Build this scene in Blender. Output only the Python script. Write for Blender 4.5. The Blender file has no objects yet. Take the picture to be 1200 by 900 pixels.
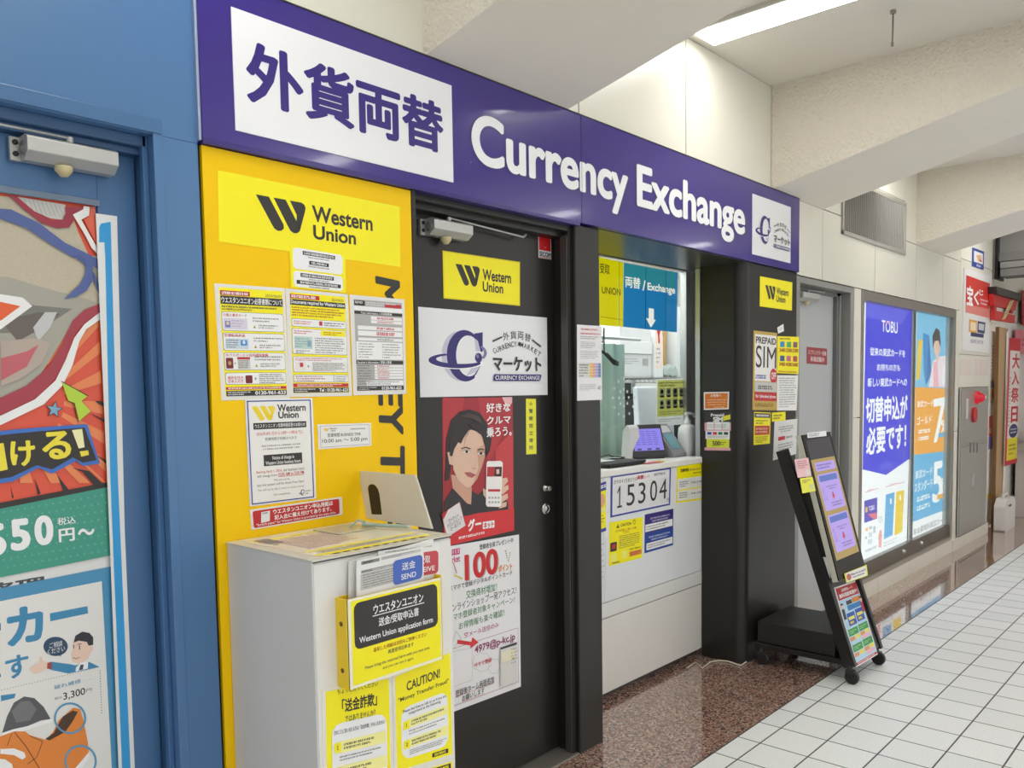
import bpy, math, random
from mathutils import Vector, Matrix
S = bpy.context.scene
COL = S.collection
random.seed(7)

# ---------------------------------------------------------------- camera (calibrated on the tile grid, wall and columns)
F_PX, CX, CY, EYE = 976.13, 600.0, 523.71, 1.467
def _rot(yaw, pitch, roll):
    c, s = math.cos(yaw), math.sin(yaw)
    base = Matrix(((s, -c, 0), (0, 0, -1), (c, s, 0)))
    rx = Matrix(((1, 0, 0), (0, math.cos(pitch), -math.sin(pitch)), (0, math.sin(pitch), math.cos(pitch))))
    rz = Matrix(((math.cos(roll), -math.sin(roll), 0), (math.sin(roll), math.cos(roll), 0), (0, 0, 1)))
    return rz @ rx @ base
CAMM = _rot(0.73614, 0.06797, -0.01571)
CAMO = Vector((0, 0, EYE))
def ray(px, py):
    return CAMM.transposed() @ Vector(((px - CX) / F_PX, (py - CY) / F_PX, 1.0))
cd = bpy.data.cameras.new('camera')
cam = bpy.data.objects.new('camera', cd); COL.objects.link(cam)
cd.sensor_width = 36; cd.lens = F_PX * 36 / 1200
cd.shift_y = (CY - 450) / 1200; cd.clip_start = 0.02; cd.clip_end = 200
r, d, f = CAMM[0], CAMM[1], CAMM[2]
cam.matrix_world = Matrix(((r[0], -d[0], -f[0], 0), (r[1], -d[1], -f[1], 0), (r[2], -d[2], -f[2], EYE), (0, 0, 0, 1)))
S.camera = cam

class PL:
    """a real plane in the place: origin, right, up; n points out to the viewer"""
    def __init__(s, o, u, v):
        s.o = Vector(o); s.u = Vector(u).normalized(); s.v = Vector(v).normalized(); s.n = s.u.cross(s.v)
    def uv(s, px, py):
        dr = ray(px, py); t = (s.o - CAMO).dot(s.n) / dr.dot(s.n); p = CAMO + dr * t - s.o
        return (p.dot(s.u), p.dot(s.v))
    def w(s, u, v, h=0.0):
        return s.o + s.u * u + s.v * v + s.n * h
def FAC(y): return PL((0, y, 0), (1, 0, 0), (0, 0, 1))      # faces the corridor
def XPL(x): return PL((x, 0, 0), (0, -1, 0), (0, 0, 1))     # faces the camera's left
def at(px, py, y): return Vector((lambda a: (a[0], y, a[1]))(FAC(y).uv(px, py)))

# ---------------------------------------------------------------- materials
MATS = {}
def lin(c): return tuple(((x / 12.92) if x <= .04045 else ((x + .055) / 1.055) ** 2.4) for x in c)
def hexc(h): h = h.lstrip('#'); return lin(tuple(int(h[i:i + 2], 16) / 255 for i in (0, 2, 4)))
def nm(m): return m.node_tree.nodes, m.node_tree.links
def C(h, rough=.5, metal=0, emit=0, noise=0, bump=0, scale=20, spec=.5, coat=0):
    key = (h, rough, metal, emit, noise, bump, scale, spec, coat)
    if key in MATS: return MATS[key]
    m = bpy.data.materials.new('surface'); m.use_nodes = True; n, l = nm(m); b = n['Principled BSDF']
    col = (*hexc(h), 1)
    b.inputs['Base Color'].default_value = col; b.inputs['Roughness'].default_value = rough
    b.inputs['Metallic'].default_value = metal; b.inputs['Specular IOR Level'].default_value = spec
    if coat: b.inputs['Coat Weight'].default_value = coat; b.inputs['Coat Roughness'].default_value = .06
    if emit:
        b.inputs['Emission Color'].default_value = col; b.inputs['Emission Strength'].default_value = emit
        b.inputs['Base Color'].default_value = (*[x * .25 for x in col[:3]], 1)
    if noise or bump:
        tc = n.new('ShaderNodeTexCoord'); t = n.new('ShaderNodeTexNoise'); t.inputs['Scale'].default_value = scale; t.inputs['Detail'].default_value = 6
        l.new(tc.outputs['Object'], t.inputs['Vector'])
        if noise:
            mx = n.new('ShaderNodeMix'); mx.data_type = 'RGBA'; mx.inputs['A'].default_value = (*[x * (1 - noise) for x in col[:3]], 1); mx.inputs['B'].default_value = (*[min(1, x * (1 + noise)) for x in col[:3]], 1)
            l.new(t.outputs['Fac'], mx.inputs['Factor']); l.new(mx.outputs['Result'], b.inputs['Base Color'])
        if bump:
            bp = n.new('ShaderNodeBump'); bp.inputs['Strength'].default_value = bump; bp.inputs['Distance'].default_value = .01
            l.new(t.outputs['Fac'], bp.inputs['Height']); l.new(bp.outputs['Normal'], b.inputs['Normal'])
    MATS[key] = m; return m
def T(h, t=.5):      # thin sheet that lets light through
    m = bpy.data.materials.new('translucent_sheet'); m.use_nodes = True; n, l = nm(m); b = n['Principled BSDF']; b.inputs['Base Color'].default_value = (*hexc(h), 1); b.inputs['Roughness'].default_value = .4
    tr = n.new('ShaderNodeBsdfTranslucent'); tr.inputs['Color'].default_value = (*hexc(h), 1); mx = n.new('ShaderNodeMixShader'); mx.inputs['Fac'].default_value = t
    l.new(b.outputs['BSDF'], mx.inputs[1]); l.new(tr.outputs['BSDF'], mx.inputs[2]); l.new(mx.outputs['Shader'], n['Material Output'].inputs['Surface']); return m
def tile_mat():
    m = bpy.data.materials.new('white_floor_tile'); m.use_nodes = True; n, l = nm(m); b = n['Principled BSDF']
    tc = n.new('ShaderNodeTexCoord'); mp = n.new('ShaderNodeMapping'); mp.inputs['Location'].default_value = (.05, 0, 0)
    l.new(tc.outputs['Object'], mp.inputs['Vector'])
    br = n.new('ShaderNodeTexBrick'); br.offset = 0; br.squash = 1
    for k, v in (('Scale', 1), ('Brick Width', .2), ('Row Height', .2), ('Mortar Size', .0034), ('Mortar Smooth', .2), ('Bias', 0)): br.inputs[k].default_value = v
    br.inputs['Color1'].default_value = (.88, .90, .90, 1); br.inputs['Color2'].default_value = (.82, .845, .845, 1); br.inputs['Mortar'].default_value = (.035, .035, .035, 1)
    l.new(mp.outputs['Vector'], br.inputs['Vector'])
    no = n.new('ShaderNodeTexNoise'); no.inputs['Scale'].default_value = 160; no.inputs['Detail'].default_value = 3; l.new(tc.outputs['Object'], no.inputs['Vector'])
    rp = n.new('ShaderNodeMapRange'); rp.inputs['From Min'].default_value = .3; rp.inputs['From Max'].default_value = .7; rp.inputs['To Min'].default_value = .9; rp.inputs['To Max'].default_value = 1.05
    l.new(no.outputs['Fac'], rp.inputs['Value'])
    mx = n.new('ShaderNodeMix'); mx.data_type = 'RGBA'; mx.blend_type = 'MULTIPLY'; mx.inputs['Factor'].default_value = 1
    l.new(br.outputs['Color'], mx.inputs['A']); l.new(rp.outputs['Result'], mx.inputs['B']); l.new(mx.outputs['Result'], b.inputs['Base Color'])
    b.inputs['Roughness'].default_value = .38
    bp = n.new('ShaderNodeBump'); bp.inputs['Strength'].default_value = .5; bp.inputs['Distance'].default_value = .002; bp.invert = True
    l.new(br.outputs['Fac'], bp.inputs['Height']); l.new(bp.outputs['Normal'], b.inputs['Normal'])
    return m
def granite_mat():
    m = bpy.data.materials.new('polished_brown_granite'); m.use_nodes = True; n, l = nm(m); b = n['Principled BSDF']
    tc = n.new('ShaderNodeTexCoord'); v = n.new('ShaderNodeTexVoronoi'); v.inputs['Scale'].default_value = 140; l.new(tc.outputs['Object'], v.inputs['Vector'])
    sp = n.new('ShaderNodeSeparateColor'); l.new(v.outputs['Color'], sp.inputs['Color'])
    cr = n.new('ShaderNodeValToRGB'); e = cr.color_ramp; e.interpolation = 'CONSTANT'
    e.elements[0].position = 0; e.elements[0].color = (.05, .04, .035, 1); e.elements[1].position = .14; e.elements[1].color = (.30, .155, .115, 1)
    for p, c in ((.42, (.43, .25, .195)), (.72, (.56, .38, .31)), (.9, (.66, .54, .48))): x = e.elements.new(p); x.color = (*c, 1)
    l.new(sp.outputs['Red'], cr.inputs['Fac'])
    br = n.new('ShaderNodeTexBrick'); br.offset = 0
    for k, q in (('Scale', 1), ('Brick Width', .62), ('Row Height', 2.0), ('Mortar Size', .0012)): br.inputs[k].default_value = q
    br.inputs['Color1'].default_value = (1, 1, 1, 1); br.inputs['Color2'].default_value = (.82, .8, .78, 1); br.inputs['Mortar'].default_value = (.3, .28, .26, 1)
    l.new(tc.outputs['Object'], br.inputs['Vector'])
    mx = n.new('ShaderNodeMix'); mx.data_type = 'RGBA'; mx.blend_type = 'MULTIPLY'; mx.inputs['Factor'].default_value = 1
    l.new(cr.outputs['Color'], mx.inputs['A']); l.new(br.outputs['Color'], mx.inputs['B']); l.new(mx.outputs['Result'], b.inputs['Base Color'])
    b.inputs['Roughness'].default_value = .08; b.inputs['Specular IOR Level'].default_value = .8; b.inputs['Coat Weight'].default_value = 1; b.inputs['Coat Roughness'].default_value = .015; b.inputs['Coat IOR'].default_value = 1.6
    return m
def glass_mat(tint=(.95, .98, .97), name='clear_glass'):
    m = bpy.data.materials.new(name); m.use_nodes = True; n, l = nm(m); n.remove(n['Principled BSDF'])
    tr = n.new('ShaderNodeBsdfTransparent'); tr.inputs['Color'].default_value = (*tint, 1)
    gl = n.new('ShaderNodeBsdfGlossy'); gl.inputs['Roughness'].default_value = .02
    fr = n.new('ShaderNodeLayerWeight'); pw = n.new('ShaderNodeMath'); pw.operation = 'POWER'; pw.inputs[1].default_value = 4; l.new(fr.outputs['Facing'], pw.inputs[0])
    ma = n.new('ShaderNodeMath'); ma.operation = 'MULTIPLY_ADD'; ma.inputs[1].default_value = .6; ma.inputs[2].default_value = .035; l.new(pw.outputs['Value'], ma.inputs[0])
    mx = n.new('ShaderNodeMixShader'); l.new(ma.outputs['Value'], mx.inputs['Fac']); l.new(tr.outputs['BSDF'], mx.inputs[1]); l.new(gl.outputs['BSDF'], mx.inputs[2])
    l.new(mx.outputs['Shader'], n['Material Output'].inputs['Surface']); return m
def wood_mat():
    m = bpy.data.materials.new('tan_wood'); m.use_nodes = True; n, l = nm(m); b = n['Principled BSDF']
    tc = n.new('ShaderNodeTexCoord'); mp = n.new('ShaderNodeMapping'); mp.inputs['Scale'].default_value = (12, 12, .6); l.new(tc.outputs['Object'], mp.inputs['Vector'])
    no = n.new('ShaderNodeTexNoise'); no.inputs['Scale'].default_value = 2; l.new(mp.outputs['Vector'], no.inputs['Vector'])
    cr = n.new('ShaderNodeValToRGB'); cr.color_ramp.elements[0].color = (.42, .25, .12, 1); cr.color_ramp.elements[1].color = (.62, .42, .22, 1)
    l.new(no.outputs['Fac'], cr.inputs['Fac']); l.new(cr.outputs['Color'], b.inputs['Base Color']); b.inputs['Roughness'].default_value = .45
    return m

# ---------------------------------------------------------------- mesh building
class MB:
    def __init__(s): s.v = []; s.f = []; s.m = []; s.sm = []; s.mats = []
    def mi(s, m):
        if m not in s.mats: s.mats.append(m)
        return s.mats.index(m)
    def face(s, pts, m, smooth=False):
        b = len(s.v); s.v += [Vector(p) for p in pts]; s.f.append(tuple(range(b, b + len(pts)))); s.m.append(s.mi(m)); s.sm.append(smooth)
    def raw(s, vs, fs, m, smooth=False):
        b = len(s.v); s.v += [Vector(p) for p in vs]; k = s.mi(m)
        for f_ in fs: s.f.append(tuple(i + b for i in f_)); s.m.append(k); s.sm.append(smooth)
    def box(s, x0, x1, y0, y1, z0, z1, m):
        vs = [(x, y, z) for x in (x0, x1) for y in (y0, y1) for z in (z0, z1)]
        s.raw(vs, [(0, 1, 3, 2), (4, 6, 7, 5), (0, 4, 5, 1), (2, 3, 7, 6), (0, 2, 6, 4), (1, 5, 7, 3)], m); return s
    def obox(s, c, ax, ay, az, m):       # oriented box: centre and half-axis vectors
        c, ax, ay, az = map(Vector, (c, ax, ay, az))
        vs = [c + ax * i + ay * j + az * k for i in (-1, 1) for j in (-1, 1) for k in (-1, 1)]
        fs = [(0, 1, 3, 2), (4, 6, 7, 5), (0, 4, 5, 1), (2, 3, 7, 6), (0, 2, 6, 4), (1, 5, 7, 3)]
        if ax.cross(ay).dot(az) < 0: fs = [tuple(reversed(q)) for q in fs]
        s.raw(vs, fs, m); return s
    def prism(s, pl, uv, h0, h1, m, side=None):
        a = sum(uv[i][0] * uv[(i + 1) % len(uv)][1] - uv[(i + 1) % len(uv)][0] * uv[i][1] for i in range(len(uv)))
        if a < 0: uv = uv[::-1]
        n = len(uv); vs = [pl.w(u, v, h0) for u, v in uv] + [pl.w(u, v, h1) for u, v in uv]
        s.raw(vs, [tuple(range(n, 2 * n)), tuple(reversed(range(n)))], m)
        s.raw(vs, [(i, (i + 1) % n, n + (i + 1) % n, n + i) for i in range(n)], side or m); return s
    def tube(s, pts, r_, m, seg=10, cap=True):
        pts = [Vector(p) for p in pts]; rings = []; up = None
        for i, p in enumerate(pts):
            t = (pts[min(i + 1, len(pts) - 1)] - pts[max(i - 1, 0)]).normalized()
            if up is None: up = t.orthogonal().normalized()
            up = (up - t * up.dot(t)).normalized(); w = t.cross(up)
            rr = r_[i] if isinstance(r_, (list, tuple)) else r_
            rings.append([p + (up * math.cos(a) + w * math.sin(a)) * rr for a in [2 * math.pi * k / seg for k in range(seg)]])
        vs = [q for R in rings for q in R]; fs = []
        for i in range(len(pts) - 1):
            for k in range(seg): fs.append((i * seg + k, i * seg + (k + 1) % seg, (i + 1) * seg + (k + 1) % seg, (i + 1) * seg + k))
        s.raw(vs, fs, m, True)
        if cap: s.raw(rings[0], [tuple(reversed(range(seg)))], m); s.raw(rings[-1], [tuple(range(seg))], m)
        return s
    def lathe(s, c, axis, prof, m, seg=20):    # prof: (distance along axis, radius)
        c = Vector(c); axis = Vector(axis).normalized()
        return s.tube2([c + axis * p[0] for p in prof], [max(p[1], 1e-4) for p in prof], axis, m, seg)
    def tube2(s, cs, rs, axis, m, seg):
        up = axis.orthogonal().normalized(); w = axis.cross(up); vs = []
        for c, r_ in zip(cs, rs): vs += [c + (up * math.cos(2 * math.pi * k / seg) + w * math.sin(2 * math.pi * k / seg)) * r_ for k in range(seg)]
        fs = [(i * seg + k, i * seg + (k + 1) % seg, (i + 1) * seg + (k + 1) % seg, (i + 1) * seg + k) for i in range(len(cs) - 1) for k in range(seg)]
        s.raw(vs, fs, m, True); n = len(cs)
        s.raw(vs[:seg], [tuple(reversed(range(seg)))], m); s.raw(vs[-seg:], [tuple(range(seg))], m); return s
    def build(s, name, parent=None, bevel=0, seg=2):
        if not s.v: return None
        if parent is None:
            xs = [p.x for p in s.v]; ys = [p.y for p in s.v]; zs = [p.z for p in s.v]
            org = Vector(((min(xs) + max(xs)) / 2, (min(ys) + max(ys)) / 2, min(zs)))
        else: org = parent['_o'] if False else ORG[parent.name]
        me = bpy.data.meshes.new(name); me.from_pydata([tuple(p - org) for p in s.v], [], s.f)
        for m in s.mats: me.materials.append(m)
        me.polygons.foreach_set('material_index', s.m); me.polygons.foreach_set('use_smooth', s.sm); me.update()
        o = bpy.data.objects.new(name, me); COL.objects.link(o)
        if parent is None: o.location = org
        else: o.parent = parent
        ORG[o.name] = org
        if bevel:
            b = o.modifiers.new('edge', 'BEVEL'); b.width = bevel; b.segments = seg; b.limit_method = 'ANGLE'; b.angle_limit = math.radians(40)
        return o
ORG = {}
def tag(o, label=None, cat=None, group=None, kind=None):
    if label: o['label'] = label
    if cat: o['category'] = cat
    if group: o['group'] = group
    if kind: o['kind'] = kind
    return o
def struct(name, mb, bevel=0, parent=None):
    o = mb.build(name, parent, bevel)
    if parent is None: o['kind'] = 'structure'
    return o
def empty(name, loc, label, cat, group=None):
    o = bpy.data.objects.new(name, None); COL.objects.link(o); o.location = loc; o.empty_display_size = .05; ORG[o.name] = Vector(loc); return tag(o, label, cat, group)

# ---------------------------------------------------------------- lettering
GLY = {}
def glyphs(txt, bold):
    k = (txt, bold)
    if k not in GLY:
        c = bpy.data.curves.new('t', 'FONT'); c.body = txt; c.resolution_u = 9 if len(txt) < 10 and ord(txt[0]) < 256 else 3; c.fill_mode = 'FRONT'; c.space_line = .95; c.align_x = 'CENTER' if '\n' in txt else 'LEFT'
        latin = all(ord(ch) < 256 for ch in txt) and bold < .03
        if latin: c.offset = bold
        o = bpy.data.objects.new('t', c); COL.objects.link(o)
        me = bpy.data.meshes.new_from_object(o.evaluated_get(bpy.context.evaluated_depsgraph_get()))
        v0 = [(v.co.x, v.co.y) for v in me.vertices]; f0 = [tuple(p.vertices) for p in me.polygons]
        bpy.data.objects.remove(o); bpy.data.curves.remove(c); bpy.data.meshes.remove(me)
        vs, fs = v0, f0; hs = [0] * len(v0)
        if bold and not latin:      # a bold cut: the same strokes laid side by side
            vs, fs, hs = [], [], []
            for dx, dy in (((-1, -.6), (1, -.6), (1, .6), (-1, .6)) if bold < .025 else [(math.cos(k * math.pi / 5), .8 * math.sin(k * math.pi / 5)) for k in range(10)]):
                n = len(vs); vs += [(x + dx * bold, y + dy * bold) for x, y in v0]; hs += [len(hs) // len(v0) * 3e-5] * len(v0); fs += [tuple(i + n for i in f_) for f_ in f0]
        x0 = min(v[0] for v in vs); x1 = max(v[0] for v in vs); y0 = min(v[1] for v in vs); y1 = max(v[1] for v in vs)
        GLY[k] = ([((x - x0) / (x1 - x0), (y - y0) / (y1 - y0), h_) for (x, y), h_ in zip(vs, hs)], fs)
    return GLY[k]

STEP = .00035
class Sheet:
    """a sheet, plate or sign on a plane. Points are photo pixels, or fractions (0..1, v down) of its outline."""
    def __init__(s, name, label, cat, pl, pts, mat, th=.0016, group=None, lift=0.0, bevel=0, root=None, side=None, uvs=False):
        s.pl = pl; s.th = th + lift; s.bevel = bevel; s.name = name
        uv = list(pts) if uvs else [pl.uv(*p) for p in pts]
        if len(uv) == 2: (a, b), (c_, d_) = uv; uv = [(a, b), (c_, b), (c_, d_), (a, d_)]
        s.q = uv[:4]; s.parts = {}; s.cur = 'root'; s.boxes = []
        s.mb = {'root': MB()}; s.mb['root'].prism(pl, uv, lift + .0003, s.th, mat, side)
        s.info = (label, cat, group); s.rootp = root
    def part(s, name):
        s.cur = name
        if name not in s.mb: s.mb[name] = MB()
        return s
    def P(s, x, y):
        if abs(x) <= 1.2 and abs(y) <= 1.2:
            q = s.q; a = [q[0][i] * (1 - x) + q[1][i] * x for i in (0, 1)]; b = [q[3][i] * (1 - x) + q[2][i] * x for i in (0, 1)]
            return (a[0] * (1 - y) + b[0] * y, a[1] * (1 - y) + b[1] * y)
        return s.pl.uv(x, y)
    def lay(s, uv):
        x0 = min(p[0] for p in uv); x1 = max(p[0] for p in uv); y0 = min(p[1] for p in uv); y1 = max(p[1] for p in uv)
        L = 1 + max([b[4] for b in s.boxes if b[0] < x1 and b[1] > x0 and b[2] < y1 and b[3] > y0] or [0])
        s.boxes.append((x0, x1, y0, y1, L)); return s.th + L * STEP
    def uvpoly(s, uv, m, h=None):
        a = sum(uv[i][0] * uv[(i + 1) % len(uv)][1] - uv[(i + 1) % len(uv)][0] * uv[i][1] for i in range(len(uv)))
        if a < 0: uv = uv[::-1]
        h = h or s.lay(uv); s.mb[s.cur].face([s.pl.w(u, v, h) for u, v in uv], m)
    def poly(s, pts, m): s.uvpoly([s.P(*p) for p in pts], m); return s
    def box4(s, x0, y0, x1, y1):
        if max(abs(x0), abs(x1), abs(y0), abs(y1)) <= 1.2: return [s.P(x0, y0), s.P(x1, y0), s.P(x1, y1), s.P(x0, y1)]
        (a, b), (c_, d_) = s.pl.uv(x0, y0), s.pl.uv(x1, y1); return [(a, b), (c_, b), (c_, d_), (a, d_)]
    def rect(s, x0, y0, x1, y1, m, r=0):
        q = s.box4(x0, y0, x1, y1)
        if r:
            out = []; n = 4
            for i in range(4):
                p, a, b = Vector(q[i]), Vector(q[i - 1]), Vector(q[(i + 1) % 4]); da = (a - p).normalized() * r; db = (b - p).normalized() * r
                for t in (0, .3, .7, 1): w = 1 - t; out.append(tuple(p + da * (w * w) + db * (t * t)))
            q = out
        s.uvpoly(q, m); return s
    def frame(s, x0, y0, x1, y1, w, m, r=0, inner=None):
        q = s.box4(x0, y0, x1, y1); cx = sum(p[0] for p in q) / 4; cy = sum(p[1] for p in q) / 4
        for i in range(4):
            a, b = Vector(q[i]), Vector(q[(i + 1) % 4]); t = (b - a).normalized(); nn = Vector((-t.y, t.x)); 
            if nn.dot(Vector((cx, cy)) - a) < 0: nn = -nn
            s.uvpoly([tuple(a), tuple(b), tuple(b + nn * w), tuple(a + nn * w)], m)
        return s
    def line(s, pts, w, m):
        uv = [Vector(s.P(*p)) for p in pts]; h = s.lay([tuple(p) for p in uv])
        for a, b in zip(uv, uv[1:]):
            t = (b - a).normalized(); nn = Vector((-t.y, t.x)) * (w / 2); s.uvpoly([tuple(a - nn - t * w * .3), tuple(b - nn + t * w * .3), tuple(b + nn + t * w * .3), tuple(a + nn - t * w * .3)], m, h)
        return s
    def ell(s, x, y, rx, ry, m, a0=0, a1=360, n=24, hole=0):
        """rx, ry in fractions of the sheet or pixels, as the centre is"""
        pts = [(x + rx * math.cos(math.radians(a0 + (a1 - a0) * k / n)), y + ry * math.sin(math.radians(a0 + (a1 - a0) * k / n))) for k in range(n + 1)]
        if hole:
            inn = [(x + (p[0] - x) * hole, y + (p[1] - y) * hole) for p in pts]; uo = [s.P(*p) for p in pts]; ui = [s.P(*p) for p in inn]; h = s.lay(uo)
            for i in range(n): s.uvpoly([uo[i], uo[i + 1], ui[i + 1], ui[i]], m, h)
        else: s.poly(pts[:n] if a1 - a0 >= 360 else pts, m)
        return s
    def text(s, t, x0, y0, x1, y1, m, bold=0.0, part='lettering'):
        q = s.box4(x0, y0, x1, y1); return s._txt(t, q[3], q[2], q[0], m, bold, part)
    def text3(s, t, bl, br, tl, m, bold=0.0, part='lettering'): return s._txt(t, s.P(*bl), s.P(*br), s.P(*tl), m, bold, part)
    def _txt(s, t, bl, br, tl, m, bold, part):
        bl, br, tl = Vector(bl), Vector(br), Vector(tl); ex, ey = br - bl, tl - bl
        if t == '1':
            keep = s.cur; s.part(part or s.cur); h = s.lay([tuple(bl), tuple(br), tuple(tl)])
            for pp in (((.42, .09), (.62, .09), (.62, 1), (.5, 1), (.42, .88)), ((.12, 0), (.92, 0), (.92, .09), (.12, .09)), ((.08, .72), (.14, .66), (.5, .86), (.5, 1))): s.uvpoly([tuple(bl + ex * a + ey * b) for a, b in pp], m, h)
            s.cur = keep; return s
        vs, fs = glyphs(t, bold)
        h = s.lay([tuple(bl), tuple(br), tuple(tl), tuple(br + ey)]); keep = s.cur
        if part: s.part(part)
        s.mb[s.cur].raw([s.pl.w(*(bl + ex * a + ey * b), h + dh) for a, b, dh in vs], fs, m); s.cur = keep; return s
    def lines(s, x0, y0, x1, y1, n, m, fill=.55, seed=1, center=False, part='lettering'):
        """rows of print too small to read in the photograph: broken strokes"""
        rnd = random.Random(seed); q = [Vector(p) for p in s.box4(x0, y0, x1, y1)]; ex, ey = q[1] - q[0], q[3] - q[0]; h = s.lay([tuple(p) for p in q]); keep = s.cur
        if part: s.part(part)
        asp = ex.length / (ey.length / n)
        for i in range(n):
            full = 1 if i < n - 1 or n == 1 else rnd.uniform(.5, .95); full *= rnd.uniform(.86, 1); a = (1 - full) / 2 if center else 0; e = a + full; cw = 1 / max(asp, 2) * .62
            while a < e - cw * .3:
                w = cw * rnd.choice((.55, .8, .8, 1)); y_ = (i + .5 - fill / 2) / n; hh = fill / n
                for k in range(2):
                    yy = y_ + hh * (.58 * k); b = min(a + w, e); sw = (b - a)
                    if rnd.random() < .25: sw *= .5
                    s.uvpoly([tuple(q[0] + ex * a + ey * yy), tuple(q[0] + ex * (a + sw) + ey * yy), tuple(q[0] + ex * (a + sw) + ey * (yy + hh * .42)), tuple(q[0] + ex * a + ey * (yy + hh * .42))], m, h)
                a += w + cw * rnd.choice((.15, .2, .25, .5))
        s.cur = keep; return s
    def done(s):
        o = s.mb['root'].build(s.name, s.rootp, s.bevel)
        if s.rootp is None: tag(o, *s.info)
        for k, mb in s.mb.items():
            if k != 'root': mb.build(k, o)
        return o
def uq(pl, u0, v0, u1, v1):  # plane rectangle
    return [(u0, v1), (u1, v1), (u1, v0), (u0, v0)]

# the two-bar W emblem, in a 0..1 box
def w_emblem(s, x0, y0, x1, y1, m):
    keep = s.cur; s.part('emblem'); f = lambda pts: s.uvpoly([(lambda q, x, y: tuple((Vector(q[0]) * (1 - x) + Vector(q[1]) * x) * (1 - y) + (Vector(q[3]) * (1 - x) + Vector(q[2]) * x) * y))(s.box4(x0, y0, x1, y1), x, y) for x, y in pts], m, H_)
    H_ = s.lay(s.box4(x0, y0, x1, y1))
    f([(0, 0), (.255, 0), (.53, .78), (.535, .9), (.48, .98), (.41, 1), (.345, .95), (.31, .87)])
    f([(.345, 0), (.59, 0), (.86, .78), (.865, .9), (.81, .98), (.74, 1), (.675, .95), (.64, .87)])
    f([(.675, 0), (.92, 0), (.975, .05), (1, .14), (.99, .24), (.865, .9), (.80, .6), (.81, .42)])
    s.cur = keep; return s

# the orbiting-C emblem in a 0..1 box (v down)
def c_emblem(s, x0, y0, x1, y1, dark, light, mid, detail=True):
    keep = s.cur; s.part('emblem'); q = [Vector(p) for p in s.box4(x0, y0, x1, y1)]
    def g(x, y): return tuple((q[0] * (1 - x) + q[1] * x) * (1 - y) + (q[3] * (1 - x) + q[2] * x) * y)
    def arc(cx, cy, rx, ry, a0, a1, n=18): return [(cx + rx * math.cos(math.radians(a0 + (a1 - a0) * k / n)), cy + ry * math.sin(math.radians(a0 + (a1 - a0) * k / n))) for k in range(n + 1)]
    def band(o, i, m, h):
        for k in range(len(o) - 1): s.uvpoly([g(*o[k]), g(*o[k + 1]), g(*i[k + 1]), g(*i[k])], m, h)
    L = s.lay(q)
    if detail:
        band(arc(.52, .51, .30, .48, 300, 75, 30), arc(.60, .51, .24, .42, 300, 75, 30), light, L)      # shaded depth of the letter
        s.uvpoly([g(.76, .10), g(.84, .14), g(.86, .40), g(.78, .40)], light, L)
        s.uvpoly([g(.74, .68), g(.86, .67), g(.80, .80), g(.60, .90)], light, L)
    band(arc(.60, .5, .30, .50, 305, 60, 34), arc(.66, .5, .21, .40, 305, 60, 34), dark, L + STEP * .3)
    s.uvpoly([g(.84, .04), g(.905, .02), g(.90, .41), g(.865, .41), g(.82, .2), g(.72, .10), g(.78, .05)], dark, L + STEP * .4)
    s.uvpoly([g(.86, .68), g(.78, .86), g(.68, .95), g(.74, .88), g(.80, .78)], dark, L + STEP * .4)
    band(arc(.46, .60, .46, .16, 15, 240, 26), arc(.50, .575, .40, .10, 15, 240, 26), C('#ffffff') if detail else light, L + STEP * .5)
    band(arc(.45, .60, .44, .145, 20, 245, 26), arc(.50, .575, .37, .085, 20, 245, 26), dark, L + STEP * .7)
    band(arc(.80, .43, .17, .16, 300, 410, 12), arc(.80, .43, .12, .12, 300, 410, 12), mid, L + STEP * .6)
    s.uvpoly([g(*p) for p in arc(.825, .53, .062, .095, 0, 345, 20)], dark, L + STEP * .8)
    s.uvpoly([g(*p) for p in arc(.81, .50, .025, .04, 0, 330, 10)], mid, L + STEP)
    s.cur = keep; return s
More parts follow.
